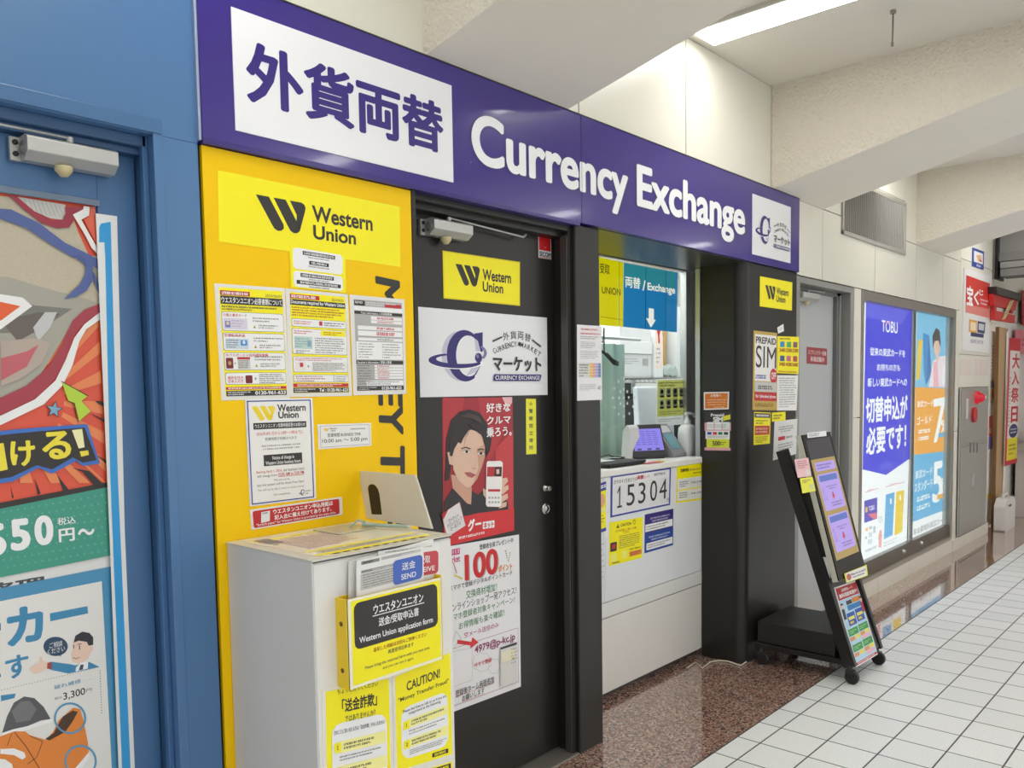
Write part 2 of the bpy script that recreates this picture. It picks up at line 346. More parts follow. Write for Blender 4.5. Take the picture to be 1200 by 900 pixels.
def c_words(s, x0, y0, x1, y1, ink, bar):
    """外貨両替 / CURRENCY MARKET arched, マーケット, CURRENCY EXCHANGE bar, in a box"""
    q = [Vector(p) for p in s.box4(x0, y0, x1, y1)]
    def g(x, y): return (q[0] * (1 - x) + q[1] * x) * (1 - y) + (q[3] * (1 - x) + q[2] * x) * y
    def put(t, x, y, w, h, ang=0, m=ink, bold=0):
        ca, sa = math.cos(ang), math.sin(ang); asp = (q[1] - q[0]).length / (q[0] - q[3]).length
        def gg(dx, dy): return g(x + (dx * ca - dy * sa / asp), y + (dx * sa * asp + dy * ca))
        s._txt(t, gg(-w / 2, h / 2), gg(w / 2, h / 2), gg(-w / 2, -h / 2), m, bold, 'lettering')
    for i, ch in enumerate('外貨両替'): put(ch, .275 + .15 * i, .075 + .03 * abs(i - 1.5) ** 1.5 * .7, .125, .16, (i - 1.5) * .10, ink, .012)
    for i, ch in enumerate('CURRENCY'): put(ch, .045 + .0585 * i, .42 - .165 * math.sin((i + .2) / 8.5 * math.pi / 2), .050, .105, -.75 + .085 * i, ink, .008)
    for i, ch in enumerate('MARKET'): put(ch, .60 + .0725 * i, .265 + .20 * ((i + .5) / 6) ** 1.6, .056, .105, .12 + .11 * i, ink, .008)
    keep = s.cur; s.part('emblem')
    h = s.lay([tuple(p) for p in q]); 
    s.uvpoly([tuple(g(.535 + .025 * math.cos(a), .255 + .045 * math.sin(a))) for a in [k * .524 for k in range(12)]], ink, h)
    for (a, b, c_, d_) in ((0, .21, .19, .115), (.81, .14, 1, .27)):
        s.uvpoly([tuple(g(a, b)), tuple(g(c_, d_)), tuple(g(c_, d_ + .035)), tuple(g(a, b + .035))], ink, h)
    h = s.lay([tuple(g(0, .88)), tuple(g(1, 1))]); s.uvpoly([tuple(g(*p)) for p in ((.03, .865), (.99, .865), (1.0, .88), (.975, .985), (.95, 1.0), (.02, 1.0), (0, .985), (.012, .885))], bar, h)
    s.cur = keep
    put('マーケット', .5, .66, 1.0, .30, 0, ink, .035); put('CURRENCY EXCHANGE', .5, .932, .92, .085, 0, C('#f4f4f6'), .01)
    return s
# ================================================================ THE SETTING
D = 2.0                      # facade plane
gx = lambda px, y: at(px, 400, y).x
BLK = '#272523'
m_black = C(BLK, .32, spec=.4); m_black2 = C('#22201f', .35); m_cream = C('#e4e1d4', .3, noise=.03, scale=3); m_seam = C('#4a4640', .8)
m_beam = C('#e4ddcd', .85, noise=.07, bump=1.6, scale=62); m_soff = C('#f0eade', .7, noise=.03, scale=5)
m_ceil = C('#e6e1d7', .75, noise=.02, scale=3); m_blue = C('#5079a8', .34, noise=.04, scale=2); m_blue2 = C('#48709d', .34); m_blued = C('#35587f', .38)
m_grey = C('#8f8e8a', .4); m_steel = C('#b3b1ab', .34, metal=.55); m_frame = C('#9b958c', .35, metal=.6); m_alu = C('#c9cac9', .3, metal=.7)
m_white = C('#eceae6', .45); m_ink = C('#262524', .5); m_red = C('#d3262b', .45); m_paper = C('#f1f0ee', .55); m_pap2 = C('#e9e7e3', .5)
m_yel = C('#fff000', .42); m_gold = C('#ffcd00', .5, noise=.04, scale=3, spec=.25); m_pur = C('#3b2a86', .2, noise=.05, scale=3, coat=.5)
GLASS = glass_mat()

# floor: white tiles, and the granite strip along the shops
b = MB(); b.box(-4, 16, -5, 1.6, -.05, 0, tile_mat()); struct('floor', b)
b = MB(); b.box(-4, 16, 1.6, 2.9, -.05, 0, granite_mat()); struct('floor.001', b)
b = MB(); b.box(-4, 16, 1.597, 1.6035, -.004, .0006, C('#3b3835', .7)); struct('trim_1', b)
# ceiling slab and tapered beams
b = MB(); b.box(-4, 16, -5, 2.2, 3.05, 3.2, m_ceil); struct('ceiling', b)
for i, (x0, x1) in enumerate(((-.64, .07), (1.82, 2.533), (4.30, 5.005), (6.78, 7.49))):
    b = MB(); yz = [(2.0, 2.514), (2.0, 3.06), (-3.2, 3.06), (-3.2, 2.98), (-.6, 2.98), (.2, 2.91)]
    n = len(yz); vs = [(x0, y, z) for y, z in yz] + [(x1, y, z) for y, z in yz]
    b.raw(vs, [tuple(range(n))], m_beam); b.raw(vs, [tuple(reversed(range(n, 2 * n)))], m_beam)
    b.raw(vs, [(k, n + k, n + (k + 1) % n, (k + 1) % n) for k in range(n)], m_soff)
    struct('ceiling_beam' + ('' if i == 0 else '.%03d' % i), b)
# cream panel wall: each panel its own slab with an open joint, dark backing behind
def panels(mb, lst, y=D, t=.02, gap=.003, m=None):
    for x0, x1, z0, z1 in lst: mb.box(x0 + gap, x1 - gap, y, y + t, z0 + gap, z1 - gap, m or m_cream)
b = MB()
panels(b, [(1.063, 1.9, 2.4, 3.05), (1.9, 2.62, 2.4, 3.05), (2.62, 3.419, 2.4, 3.05), (3.419, 4.30, 2.4, 3.05), (4.30, 4.64, 2.52, 3.05), (4.64, 5.0, 2.095, 2.515), (4.3, 5.0, 2.515, 3.05),
           (5.0, 5.29, 2.515, 3.05), (5.29, 6.51, 2.79, 3.05), (6.51, 6.80, 2.515, 3.05), (5.29, 6.51, 2.515, 2.79), (5.0, 5.90, 2.095, 2.515), (5.90, 6.80, 2.095, 2.515), (6.80, 7.49, 2.095, 2.515), (6.8, 7.49, 2.515, 3.05), (7.49, 8.02, 2.515, 3.05),
           (8.02, 9.14, 2.545, 3.05), (7.49, 8.02, 2.095, 2.515), (8.02, 9.14, 1.72, 2.545), (8.02, 9.14, 1.43, 1.72), (5.525, 5.655, 1.25, 2.095), (5.525, 5.655, .10, 1.25), (7.9, 8.03, .10, 1.05), (7.9, 8.03, 1.05, 2.095), (9.06, 9.14, .10, 1.43)])
b.box(4.64, 9.14, D + .021, D + .05, 2.09, 3.05, m_seam); b.box(1.063, 4.7, D + .021, D + .05, 2.4, 3.05, m_seam)
b.box(5.525, 5.655, D + .02, D + .3, 0, 2.09, m_cream); b.box(7.9, 8.03, D + .02, D + .3, 0, 2.09, m_cream); b.box(8.02, 9.14, D + .02, D + .3, 0, 2.4, m_cream)
struct('wall_back', b)
b = MB(); x = 5.655
for x1 in (6.02, 6.72, 7.4, 7.9): b.box(x + .0015, x1 - .0015, 1.99, 2.28, .0, .112, m_cream); x = x1
b.box(8.03, 9.14, 1.985, 2.2, 0, .10, m_cream); b.box(5.525, 5.655, 1.99, 2.2, 0, .10, m_cream); b.box(7.9, 8.03, 1.985, 2.2, 0, .10, m_cream)
struct('baseboard_back', b)

# ---- blue shop front at the left: wall, casing, leaf
b = MB(); b.box(-3, 1.057, D, D + .16, 2.092, 3.05, m_blue); b.box(.945, 1.057, D, D + .16, 0, 2.092, m_blue); b.box(-3, -.02, D, D + .16, 0, 2.092, m_blue)
b.box(-.06, .965, D - .007, D, 2.094, 2.128, m_blue2); b.box(.942, .967, D - .004, D, 0, 2.128, m_blue)
b.box(1.055, 1.063, D - .012, D + .02, 2.1, 3.05, C('#aab6cf', .35, metal=.5))
struct('wall_left', b, .003)
b = MB()     # jamb rebates
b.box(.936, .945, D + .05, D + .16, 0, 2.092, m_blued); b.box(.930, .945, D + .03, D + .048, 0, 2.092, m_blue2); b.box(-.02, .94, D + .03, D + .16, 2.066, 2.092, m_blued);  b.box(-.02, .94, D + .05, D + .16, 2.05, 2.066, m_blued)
struct('trim_2', b, .002)
b = MB(); YB = 2.085
b.box(.0, .17, YB, YB + .04, .01, 2.06, m_blue2); b.box(.842, .934, YB, YB + .04, .01, 2.06, m_blue2); b.box(.17, .842, YB, YB + .04, 1.925, 2.06, m_blue2); b.box(.17, .842, YB, YB + .04, .01, .12, m_blue2)
b.box(.17, .846, YB - .003, YB, 1.92, 1.935, C('#6d7f94', .4))
dl = MB(); 
struct('door_1', b, .003)
dl.box(.17, .842, YB + .012, YB + .02, .12, 1.925, C('#b9c6cc', .1)); dl.build('glass_pane', bpy.data.objects['door_1'])

# ---- black door with its frame, pillars, window recess
b = MB(); YD = 2.10
b.box(1.80, 2.588, YD, YD + .04, .012, 2.07, m_black); struct('door_2', b, .002)
b = MB()
b.box(1.757, 1.775, D - .002, D + .12, 0, 2.104, m_black); b.box(1.775, 1.80, D + .06, D + .14, 0, 2.104, m_black2)
b.box(1.775, 2.60, D + .02, D + .05, 2.075, 2.104, m_black2); b.box(1.775, 2.60, D + .05, D + .14, 2.055, 2.104, m_black2)
b.box(2.575, 2.60, D + .055, D + .098, 0, 2.104, m_black2); b.box(2.568, 2.60, D + .018, D + .055, 0, 2.104, m_black); b.box(2.563, 2.568, D + .022, D + .055, 0, 2.06, C('#4a4643', .3))
b.box(1.76, 2.6, D + .005, D + .13, -.01, .006, C('#8d8881', .4, metal=.5))
struct('trim_3', b, .002)
b = MB(); b.box(2.588, 2.747, D, 2.545, 0, 2.104, m_black); struct('pillar', b, .006)
def column_profile():
    pts = [(4.0, 2.245), (4.0, 2.06)] + [(4.06 - .06 * math.cos(a), 2.06 - .06 * math.sin(a)) for a in [math.pi / 2 * k / 8 for k in range(1, 9)]] + [(4.635, 2.0), (4.635, 2.245)]
    return pts
b = MB(); pr = column_profile(); n = len(pr); vs = [(x, y, 0) for x, y in pr] + [(x, y, 2.104) for x, y in pr]
b.raw(vs, [tuple(range(n)), tuple(reversed(range(n, 2 * n)))], m_black)
for k in range(n): b.raw(vs, [(k, n + k, n + (k + 1) % n, (k + 1) % n)], m_black, 1 <= k <= 8)
struct('pillar.001', b)
# soffit over the window, header band
b = MB(); b.box(2.7, 4.1, D + .004, 2.36, 2.104, 2.4, C('#3a3836', .3)); b.box(1.06, 4.63, D + .02, 2.36, 2.16, 2.45, m_black2); struct('trim_4', b)
# the money-transfer booth side wall behind the yellow board
b = MB(); b.box(1.06, 1.757, D + .012, D + .14, 0, 2.104, m_black2); struct('wall_front', b)

# ---- grey service door at the right
b = MB(); b.box(4.69, 5.40, D + .085, D + .125, .01, 2.05, C('#b3b6b8', .4)); b.box(4.69, 5.40, D + .084, D + .085, .01, .12, C('#b9b9b6', .5)); struct('door_3', b, .002)
b = MB()
b.box(4.637, 4.685, D, D + .13, 0, 2.09, m_grey); b.box(5.465, 5.522, D, D + .13, 0, 2.09, m_grey); b.box(4.685, 5.465, D, D + .13, 2.055, 2.09, m_grey)
b.box(5.395, 5.465, D + .06, D + .13, 0, 2.055, C('#6d6d6c', .4)); b.box(4.685, 5.465, D + .06, D + .13, 2.03, 2.055, C('#6d6d6c', .4)); b.box(5.43, 5.437, D + .05, D + .06, 0, 2.04, C('#a9aaa9', .4))
struct('trim_5', b, .002)

# ---- backlit showcase window: frame, dark gap, glass
b = MB()
b.box(5.655, 5.70, D - .004, D + .14, .112, 2.09, m_frame); b.box(7.845, 7.90, D - .004, D + .14, .112, 2.09, m_frame); b.box(5.70, 7.845, D - .004, D + .14, 2.025, 2.09, m_frame)
b.box(5.70, 7.845, D + .01, D + .14, .112, .245, C('#6f675e', .3, metal=.6)); b.box(5.70, 7.845, D - .012, D + .02, .112, .14, C('#b5aea3', .3, metal=.5)); b.box(gx(1068.2, D + .05), gx(1072.6, D + .05), D + .045, D + .14, .245, 2.025, C('#3d3b3a', .3, metal=.4))
b.box(gx(1068.4, D + .04), gx(1069.8, D + .04), D + .036, D + .045, .245, 2.025, m_alu); b.box(7.80, 7.845, D + .03, D + .14, .245, 2.025, C('#c6cfd2', .4))
struct('window_1', b, .002)
w1 = bpy.data.objects['window_1']
for x in (6.62, 7.05):
    k = MB(); k.lathe((x, D + .01, .20), (0, -1, 0), [(0, .016), (.012, .016), (.016, .012), (.02, .012)], m_alu, 14); k.build('lock', w1)
k = MB(); k.box(5.70, 7.845, D + .008, D + .013, .245, 2.025, GLASS); k.build('glass_pane', w1)
b = MB(); b.box(5.655, 7.9, D + .145, D + .2, 0, 2.1, C('#4a4846', .6)); struct('wall_back.001', b)

# ---- counter window: glass, frame, and the room behind it
YG = 2.55
b = MB()
b.box(2.72, 4.47, YG - .012, YG + .028, 2.142, 2.162, m_alu); b.box(2.72, 4.47, YG - .012, YG + .028, 2.178, 2.20, m_alu); b.box(2.72, 4.47, YG - .004, YG + .028, 2.162, 2.178, m_black2); b.box(2.72, 4.47, YG - .01, YG + .03, 2.20, 2.5, m_black2)
b.box(gx(802, YG), gx(807.5, YG), YG - .014, YG + .03, 1.09, 2.142, m_alu); b.box(gx(807.5, YG), gx(815.5, YG + .03), YG + .005, YG + .06, 1.0, 2.2, m_white); b.box(gx(815.5, YG) - .002, gx(821, YG), YG - .01, YG + .05, 1.0, 2.2, m_black2)
b.box(gx(820.3, 2.28), gx(824.3, 2.28), 2.28, 2.31, 1.09, 2.104, m_alu)
struct('window_2', b, .002); w2 = bpy.data.objects['window_2']
k = MB(); k.box(2.72, gx(802.5, YG), YG, YG + .006, 1.10, 2.142, GLASS); k.build('glass_pane', w2)
b = MB(); mw = C('#eef0ee', .6)
b.box(2.2, 6.6, 4.9, 4.95, 0, 2.6, mw); b.box(2.2, 2.25, 2.6, 4.9, 0, 2.6, mw); b.box(6.55, 6.6, 2.6, 4.9, 0, 2.6, mw); b.box(2.2, 6.6, 2.6, 4.95, 2.6, 2.65, mw); b.box(4.55, 6.6, 2.6, 2.65, 0, 2.6, mw)
b.box(2.2, 2.72, 2.55, 2.6, 0, 2.6, mw); b.box(2.2, 6.6, 2.6, 4.95, -.03, .0, C('#8b8780', .6))
struct('wall_back.002', b)

# ---- far end: bulkhead with a shutter box, shop beyond
b = MB(); mg = C('#9c9a97', .55)
b.box(9.3, 9.5, -3, 1.99, 2.72, 3.05, mg); b.box(9.27, 9.5, -3, 1.975, 2.64, 2.72, C('#8a8885', .5)); b.box(9.25, 9.5, -3, 1.96, 2.57, 2.63, mg); b.box(9.23, 9.5, -3, 1.95, 2.49, 2.56, C('#84827f', .5))
b.box(9.22, 9.5, 1.975, 2.0, 2.47, 3.05, m_black2)
struct('ceiling_beam.004', b)
b = MB(); b.box(9.14, 9.16, D + .02, D + .3, 0, 2.11, m_cream); b.box(9.14, 12.2, D + .06, D + .3, 2.11, 3.05, m_cream); b.box(10.1, 12.2, D + .1, D + .3, 0, 2.11, C('#e9e2dc', .6)); b.box(12.2, 12.4, -3, 2.6, 0, 3.05, C('#e4dcd4', .6))
struct('wall_back.003', b)
b = MB(); b.box(9.14, 9.6, D + .055, D + .09, .02, 1.98, m_white); b.box(9.14, 9.6, D + .05, D + .056, .30, .345, C('#dcc34a', .5)); b.box(9.14, 9.30, D + .05, D + .056, .80, .93, C('#d79a2a', .5)); b.box(9.30, 9.6, D + .05, D + .056, .80, .93, C('#7a68b8', .5)); struct('door_4', b)
b = MB(); b.box(gx(1170.2, D), gx(1181, D), D - .0, D + .025, 0, 2.02, wood_mat()); b.box(gx(1169.5, D), gx(1170.2, D), D - .006, D + .025, 0, 2.02, C('#7d5a33', .5)); struct('trim_6', b, .002)
b = MB(); b.box(9.98, 10.5, D + .05, D + .1, 0, 2.1, m_white); b.box(9.98, 10.5, D + .045, D + .051, .80, .93, C('#7a68b8', .5)); struct('wall_back.004', b)

# ================================================================ LIGHT
wd = bpy.data.worlds.new('world'); S.world = wd; wd.use_nodes = True
bg = wd.node_tree.nodes['Background']; bg.inputs['Color'].default_value = (.985, .995, 1, 1)
tcw = wd.node_tree.nodes.new('ShaderNodeTexCoord'); sx = wd.node_tree.nodes.new('ShaderNodeSeparateXYZ'); mr = wd.node_tree.nodes.new('ShaderNodeMapRange')   # the corridor is darker behind than ahead
mr.inputs['From Min'].default_value = -1; mr.inputs['From Max'].default_value = .4; mr.inputs['To Min'].default_value = .62; mr.inputs['To Max'].default_value = 1.18
wl_ = wd.node_tree.links; wl_.new(tcw.outputs['Generated'], sx.inputs['Vector']); wl_.new(sx.outputs['X'], mr.inputs['Value']); wl_.new(mr.outputs['Result'], bg.inputs['Strength'])
m_tube = C('#fffdf8', .5, emit=14)
n_l = 0
for x in (-1.50, .97, 3.455, 5.94, 8.3):
    for y0, y1, where in ((.70, 1.925, 'beside the shop wall'), (-2.4, -.6, 'out over the corridor')):
        root = MB(); root.box(x - .10, x + .10, y0 - .02, y1 + .02, 3.028, 3.049, C('#cfccc5', .5))
        o = root.build('ceiling_light')
        first = x == 3.455 and y0 > 0
        tag(o, 'recessed fluorescent ceiling light seen at the top edge, between two sloping beams' if first else 'recessed fluorescent ceiling light outside the frame ' + where, 'ceiling light', None if first else 'ceiling lights ' + where)
        k = MB(); k.box(x - .085, x + .085, y0, y1, 3.022, 3.029, m_tube); k.build('diffuser', o)
def area(name, loc, sx, sy, e, rot=(0, 0, 0), col=(1, .99, .97)):
    l = bpy.data.lights.new(name, 'AREA'); l.shape = 'RECTANGLE'; l.size = sx; l.size_y = sy; l.energy = e; l.color = col
    o = bpy.data.objects.new(name, l); COL.objects.link(o); o.location = loc; o.rotation_euler = rot; return o
area('office_area_light', (3.9, 3.5, 2.57), 3.2, 1.6, 58)
area('office_area_light', (3.9, 2.85, 2.57), 1.8, .35, 9)  # added fill by the glass to brighten the window poster, no known lamp
S.view_settings.view_transform = 'Standard'; S.view_settings.look = 'None'; S.view_settings.gamma = 1; S.view_settings.use_curve_mapping = False
S.view_settings.exposure = 0.12
# ================================================================ SIGNS AND PAPERS ON THE BOOTH FRONT
F0 = FAC(D); FD = FAC(YD)
pk = C('#33302e', .5); w_ = C('#f4f4f5', .4); navy = C('#2c2472', .4); dkred = C('#a01f27', .5); ink2 = C('#55524f', .5); yl = C('#fff200', .42); gline = C('#8a8784', .5)
redp = C('#c5262d', .45); greenp = C('#2f7d48', .5); lil = C('#c9c6d8', .4); midl = C('#7d79a6', .35)

# ---- fascia sign box
b = MB(); b.box(1.063, 4.632, 1.985, D + .018, 2.108, 2.514, m_pur); b.box(1.063, 4.632, 1.982, D + .018, 2.5135, 2.517, m_seam); b.box(1.063, 2.60, 1.983, D + .018, 2.094, 2.108, C('#352878', .25)); b.box(2.60, 4.632, 1.983, D + .018, 2.1065, 2.108, C('#352878', .25))
b.box(2.613, 2.616, 1.9835, 1.986, 2.108, 2.514, C('#2d2168', .3))
fascia = b.build('shop_sign', None, .002); tag(fascia, 'long purple shop sign band with big white lettering above the black door and window', 'sign')
class SubSheet(Sheet): pass
FS = FAC(1.985)
s = Sheet('face_panel', 0, 0, FS, [(270.1, 8), (530.7, 214.1)], C('#f1f1f4', .25), .003, root=fascia)
s.text('外貨両替', 286, 45, 519.5, 181.8, C('#38297f', .3), .035, 'characters')
o = s.done(); o.name = 'face_panel'; o['label'] = 'white panel with four purple characters'
s = Sheet('face_panel', 0, 0, FS, [(881.5, 227), (925.7, 308.5)], C('#eeedf0', .25), .003, root=fascia)
c_emblem(s, .06, .30, .47, .78, navy, lil, midl); c_words(s, .53, .33, .97, .80, pk, navy); s.done()
s = Sheet('lettering', 0, 0, FS, [(551.5, 190), (552.0, 190.5)], w_, .0004, root=fascia)
for dx, mm in ((.008, C('#1d1547', .4)), (0, C('#f5f5f8', .35))):
    k = -1 if dx else 0
    s.text('Currency', 551.5 + k, 129 + k, 736 - k, 254.5 - k, mm, .034 + dx * 1.5, None); s.text('Exchange', 745.8 + k, 191.7 + k, 872.8 - k, 288.5 - k, mm, .034 + dx * 1.5, None)
s.done()

# ---- yellow board and everything taped to it
P = [(234.3, 170), (481.2, 229.5), (487.5, 640), (263.5, 905)]
u0 = F0.uv(234, 172)[0]; u1 = F0.uv(482, 300)[0]
b = MB(); b.box(1.066, 1.754, D - .002, D + .0115, .02, 2.092, m_gold)
o = b.build('display_board', None, .001); tag(o, 'tall yellow wall board with large black letters running downward, left of the black door', 'board')
s = Sheet('lettering', 0, 0, F0, [(1060, 10), (1060.2, 10.2)], pk, .0005, root=o, lift=.002)
s.mb['root'] = MB(); s.text3('MONEY', (438.6, 323), (443.3, 508.5), (468.3, 329.5), pk, .035, None); s.text3('TRANSFER', (444.6, 521), (447, 800), (474, 522.5), pk, .035, None); s.done()

s = Sheet('sticker', 'wide bright yellow sticker with black money transfer emblem at top of yellow board', 'sticker', F0, [(254.2, 199.5), (467.9, 242.5), (468.6, 313), (255.8, 283.3)], yl, .001, lift=.002)
w_emblem(s, 299, 228, 358.3, 275.7, pk); s.text('Western', 364.5, 240.5, 436, 271.2, pk, .026); s.text('Union', 366, 263.5, 416.5, 287.4, pk, .026); s.done()

s = Sheet('notice', 'small yellow bordered notice with two white boxes, overlapping the bottom of the wide yellow sticker', 'notice', F0, [(338.3, 285.5), (404, 296.5), (404.5, 343.5), (340, 337)], yl, .0008, lift=.003)
s.rect(.05, .07, .94, .56, w_, .012).rect(.05, .60, .94, .97, w_, .012)
for i, (a, c_, y) in enumerate(((.22, .80, .12), (.33, .68, .33), (.17, .77, .64), (.10, .90, .81))):
    s.rect(a, y, c_, y + .09, pk); s.lines(a + .02, y + .015, c_ - .02, y + .075, 1, w_, .8, i, True)
    s.lines(.3, y + .115, .7, y + .15, 1, ink2, .8, i + 9, True)
s.done()

# document sheets
s = Sheet('notice', 'white and yellow document list with four boxes, leftmost of three sheets on yellow board', 'notice', F0, [(250.3, 332), (333, 337.8), (338.8, 467), (259, 469.5)], m_pap2, .0008, lift=.002)
s.rect(.06, .03, .96, .985 - .02, yl).rect(.07, .055, .48, .095, redp).rect(.07, .10, .955, .17, pk).text('ウエスタンユニオン必要書類について', .08, .108, .945, .163, w_, .02)
s.lines(.09, .062, .45, .09, 1, w_, .8, 2).text('2024/06/01', .70, .065, .94, .09, ink2)
s.lines(.08, .18, .95, .225, 2, ink2, .6, 3)
for i, (a, c_) in enumerate(((.235, .40), (.415, .57), (.585, .74), (.76, .865))):
    s.rect(.07, a, .955, c_, gline, .006).rect(.075, a + .004, .95, c_ - .004, w_, .006)
for t, y, x1 in (('①個人番号カード', .25, .42), ('②運転免許証', .425, .38), ('③パスポート＋住所確認書類', .595, .70)): s.text(t, .09, y, x1, y + .026, redp, .012)
s.rect(.09, .29, .42, .385, C('#dcd6e6')).rect(.11, .315, .18, .37, C('#6f82b8')).ell(.145, .335, .022, .016, C('#f0c9b5')).lines(.2, .30, .38, .37, 3, C('#a8a0c0'), .4, 5)
s.rect(.10, .465, .42, .555, C('#cddcea')).rect(.31, .478, .40, .525, C('#3f8fd0')).ell(.355, .497, .02, .016, C('#dcecf8')).lines(.11, .47, .29, .55, 4, ink2, .4, 6)
s.rect(.09, .632, .19, .725, C('#7a1f2c'), .003).ell(.14, .678, .022, .018, C('#b9a06a')).text('+', .205, .67, .23, .69, pk).rect(.25, .625, .43, .645, redp).rect(.25, .645, .43, .73, C('#d9d6d4')).lines(.26, .65, .42, .725, 5, ink2, .5, 7)
s.text('海外在住の\n日本人の方', .10, .79, .32, .85, redp, .012).rect(.35, .785, .45, .855, C('#7a1f2c'), .003).text('+', .475, .80, .51, .83, pk).lines(.55, .77, .93, .86, 5, ink2, .5, 8)
for y in (.27, .445, .61): s.lines(.50, y, .93, y + .05, 2, ink2, .4, int(y * 50)).poly([(.50, y + .10), (.54, y + .10), (.52, y + .072)], C('#b8a030')).lines(.58, y + .065, .90, y + .105, 2, ink2, .5, int(y * 60))
s.rect(.07, .885, .955, .91, redp).lines(.10, .888, .93, .907, 1, w_, .7, 11).rect(.07, .918, .955, .965, pk).text('0120-961-623', .48, .925, .94, .957, w_, .03).lines(.09, .922, .44, .96, 2, w_, .5, 12)
s.done()

s = Sheet('notice', 'yellow topped document list, middle of the three sheets in a row on yellow board', 'notice', F0, [(333.8, 338), (406.7, 345), (411.8, 464), (338.5, 465.2)], m_pap2, .0008, lift=.0025)
s.rect(.06, .03, .95, .965, yl).rect(.06, .045, .52, .085, redp).lines(.08, .05, .50, .08, 1, w_, .8, 3).rect(.06, .092, .945, .145, pk).text('Documents required for Western Union', .07, .098, .93, .142, w_, .02).text('2024/06/01', .72, .055, .92, .08, ink2)
s.lines(.08, .155, .93, .25, 4, dkred, .5, 4)
for a, c_ in ((.27, .345), (.36, .60), (.62, .77), (.79, .865)): s.rect(.07, a, .945, c_, gline, .005).rect(.075, a + .004, .94, c_ - .004, w_, .005)
s.lines(.10, .285, .40, .325, 2, redp, .5, 5).rect(.50, .283, .55, .325, redp).lines(.58, .285, .92, .33, 2, ink2, .5, 6)
s.lines(.10, .375, .42, .415, 2, redp, .5, 7).rect(.52, .37, .92, .42, yl).lines(.56, .377, .90, .413, 2, dkred, .5, 8).rect(.10, .435, .38, .55, C('#c5dcd6')).rect(.30, .47, .36, .53, C('#8fb0c8')).lines(.11, .445, .36, .54, 4, C('#7f9fb0'), .4, 9).lines(.42, .435, .92, .59, 7, ink2, .45, 10).lines(.12, .56, .36, .595, 2, ink2, .5, 11)
s.lines(.10, .63, .92, .665, 2, redp, .5, 12).rect(.10, .675, .26, .755, C('#efe9e6')).rect(.17, .68, .22, .72, redp).text('+', .28, .70, .32, .725, pk).rect(.36, .67, .93, .76, C('#eeecea')).lines(.37, .675, .92, .757, 5, ink2, .5, 13)
s.lines(.10, .80, .58, .86, 3, dkred, .5, 14).rect(.70, .79, .708, .865, gline).lines(.73, .80, .92, .86, 3, ink2, .5, 15)
s.rect(.06, .875, .945, .91, redp).lines(.12, .879, .90, .906, 2, w_, .6, 16).rect(.06, .915, .945, .962, pk).text('Tel : 0120-961-623', .46, .922, .93, .955, w_, .025).lines(.08, .92, .42, .957, 2, w_, .5, 17)
s.done()

s = Sheet('notice', 'grey sample application form, rightmost of the three sheets on yellow board', 'notice', F0, [(408.7, 345.3), (473, 351), (475.3, 461.7), (413.3, 463.3)], m_pap2, .0008, lift=.0029)
gf = C('#b5b3b2', .5)
s.rect(.07, .04, .95, .955, gf).rect(.07, .05, .26, .10, pk).text('SEND', .085, .058, .22, .08, w_, .02).rect(.62, .065, .93, .10, redp).lines(.28, .055, .90, .095, 2, w_, .5, 1).rect(.07, .105, .95, .15, w_).rect(.07, .155, .95, .185, pk).text('Your information / お客様情報', .18, .158, .75, .182, w_, .015)
for i, (a, c_) in enumerate(((.20, .235), (.24, .27), (.30, .34), (.35, .40), (.42, .45))): s.rect(.36 if i < 2 else .12, a, .94, c_, w_).lines(.45, a + .006, .8, c_ - .006, 1, redp if i < 4 else ink2, .8, i + 3, True)
s.rect(.08, .46, .94, .64, w_).lines(.12, .47, .40, .63, 6, ink2, .35, 12).lines(.55, .47, .90, .63, 6, ink2, .35, 13).rect(.07, .65, .95, .685, pk).text("Receiver's information / 受取人情報", .09, .653, .72, .682, w_, .015)
for i, y in enumerate((.695, .725, .755, .785, .815)): s.rect(.40, y, .94, y + .024, w_).lines(.45, y + .004, .68, y + .02, 1, redp, .8, i + 20)
s.rect(.24, .855, .94, .905, w_).lines(.26, .86, .9, .90, 2, ink2, .5, 30).lines(.09, .69, .36, .90, 8, ink2, .3, 31).rect(.07, .912, .95, .955, pk).text('0120-961-623', .52, .918, .90, .95, w_, .03).lines(.09, .917, .48, .95, 2, w_, .4, 32)
s.done()

s = Sheet('notice', 'white notice with blue outline and yellow emblem about changed business hours, left on yellow board', 'notice', F0, [(286, 467.8), (365.4, 466.4), (369.7, 584), (292, 593.5)], m_paper, .0008, lift=.003)
s.frame(.025, .015, .965, .985, .003, C('#2b4aa0', .5)); w_emblem(s, .085, .07, .42, .205, C('#f6d92c', .5))
s.text('Western', .455, .055, .885, .125, pk, .026).text('Union', .465, .125, .77, .19, pk, .026)
s.rect(.10, .225, .885, .285, pk).text('ウエスタンユニオン営業時間変更のお知らせ', .12, .235, .865, .273, w_, .01)
s.text('2026年4月1日から10時～17時までに', .14, .31, .83, .345, redp, .0).text('営業時間が短縮されます', .26, .365, .73, .395, ink2)
s.lines(.17, .43, .82, .49, 2, gline, .4, 3, True)
s.rect(.225, .53, .80, .635, pk).text('Notice of change in\nWestern Union business hours', .25, .545, .775, .625, w_, .01)
s.text('Starting April 1, 2026,', .11, .675, .49, .705, redp, .005).text('our business hours', .51, .67, .83, .70, ink2).text('will change from', .12, .715, .41, .745, ink2).text('10:00 AM to 5:00 PM', .43, .71, .82, .742, redp, .01).rect(.43, .745, .82, .749, redp)
s.text('We are sorry,', .36, .765, .60, .79, ink2).text('but the system will be down from 5pm.', .12, .80, .82, .83, ink2).text('You will not be able to send or receive money.', .12, .848, .82, .875, gline).text('No exceptions.', .35, .905, .60, .93, ink2)
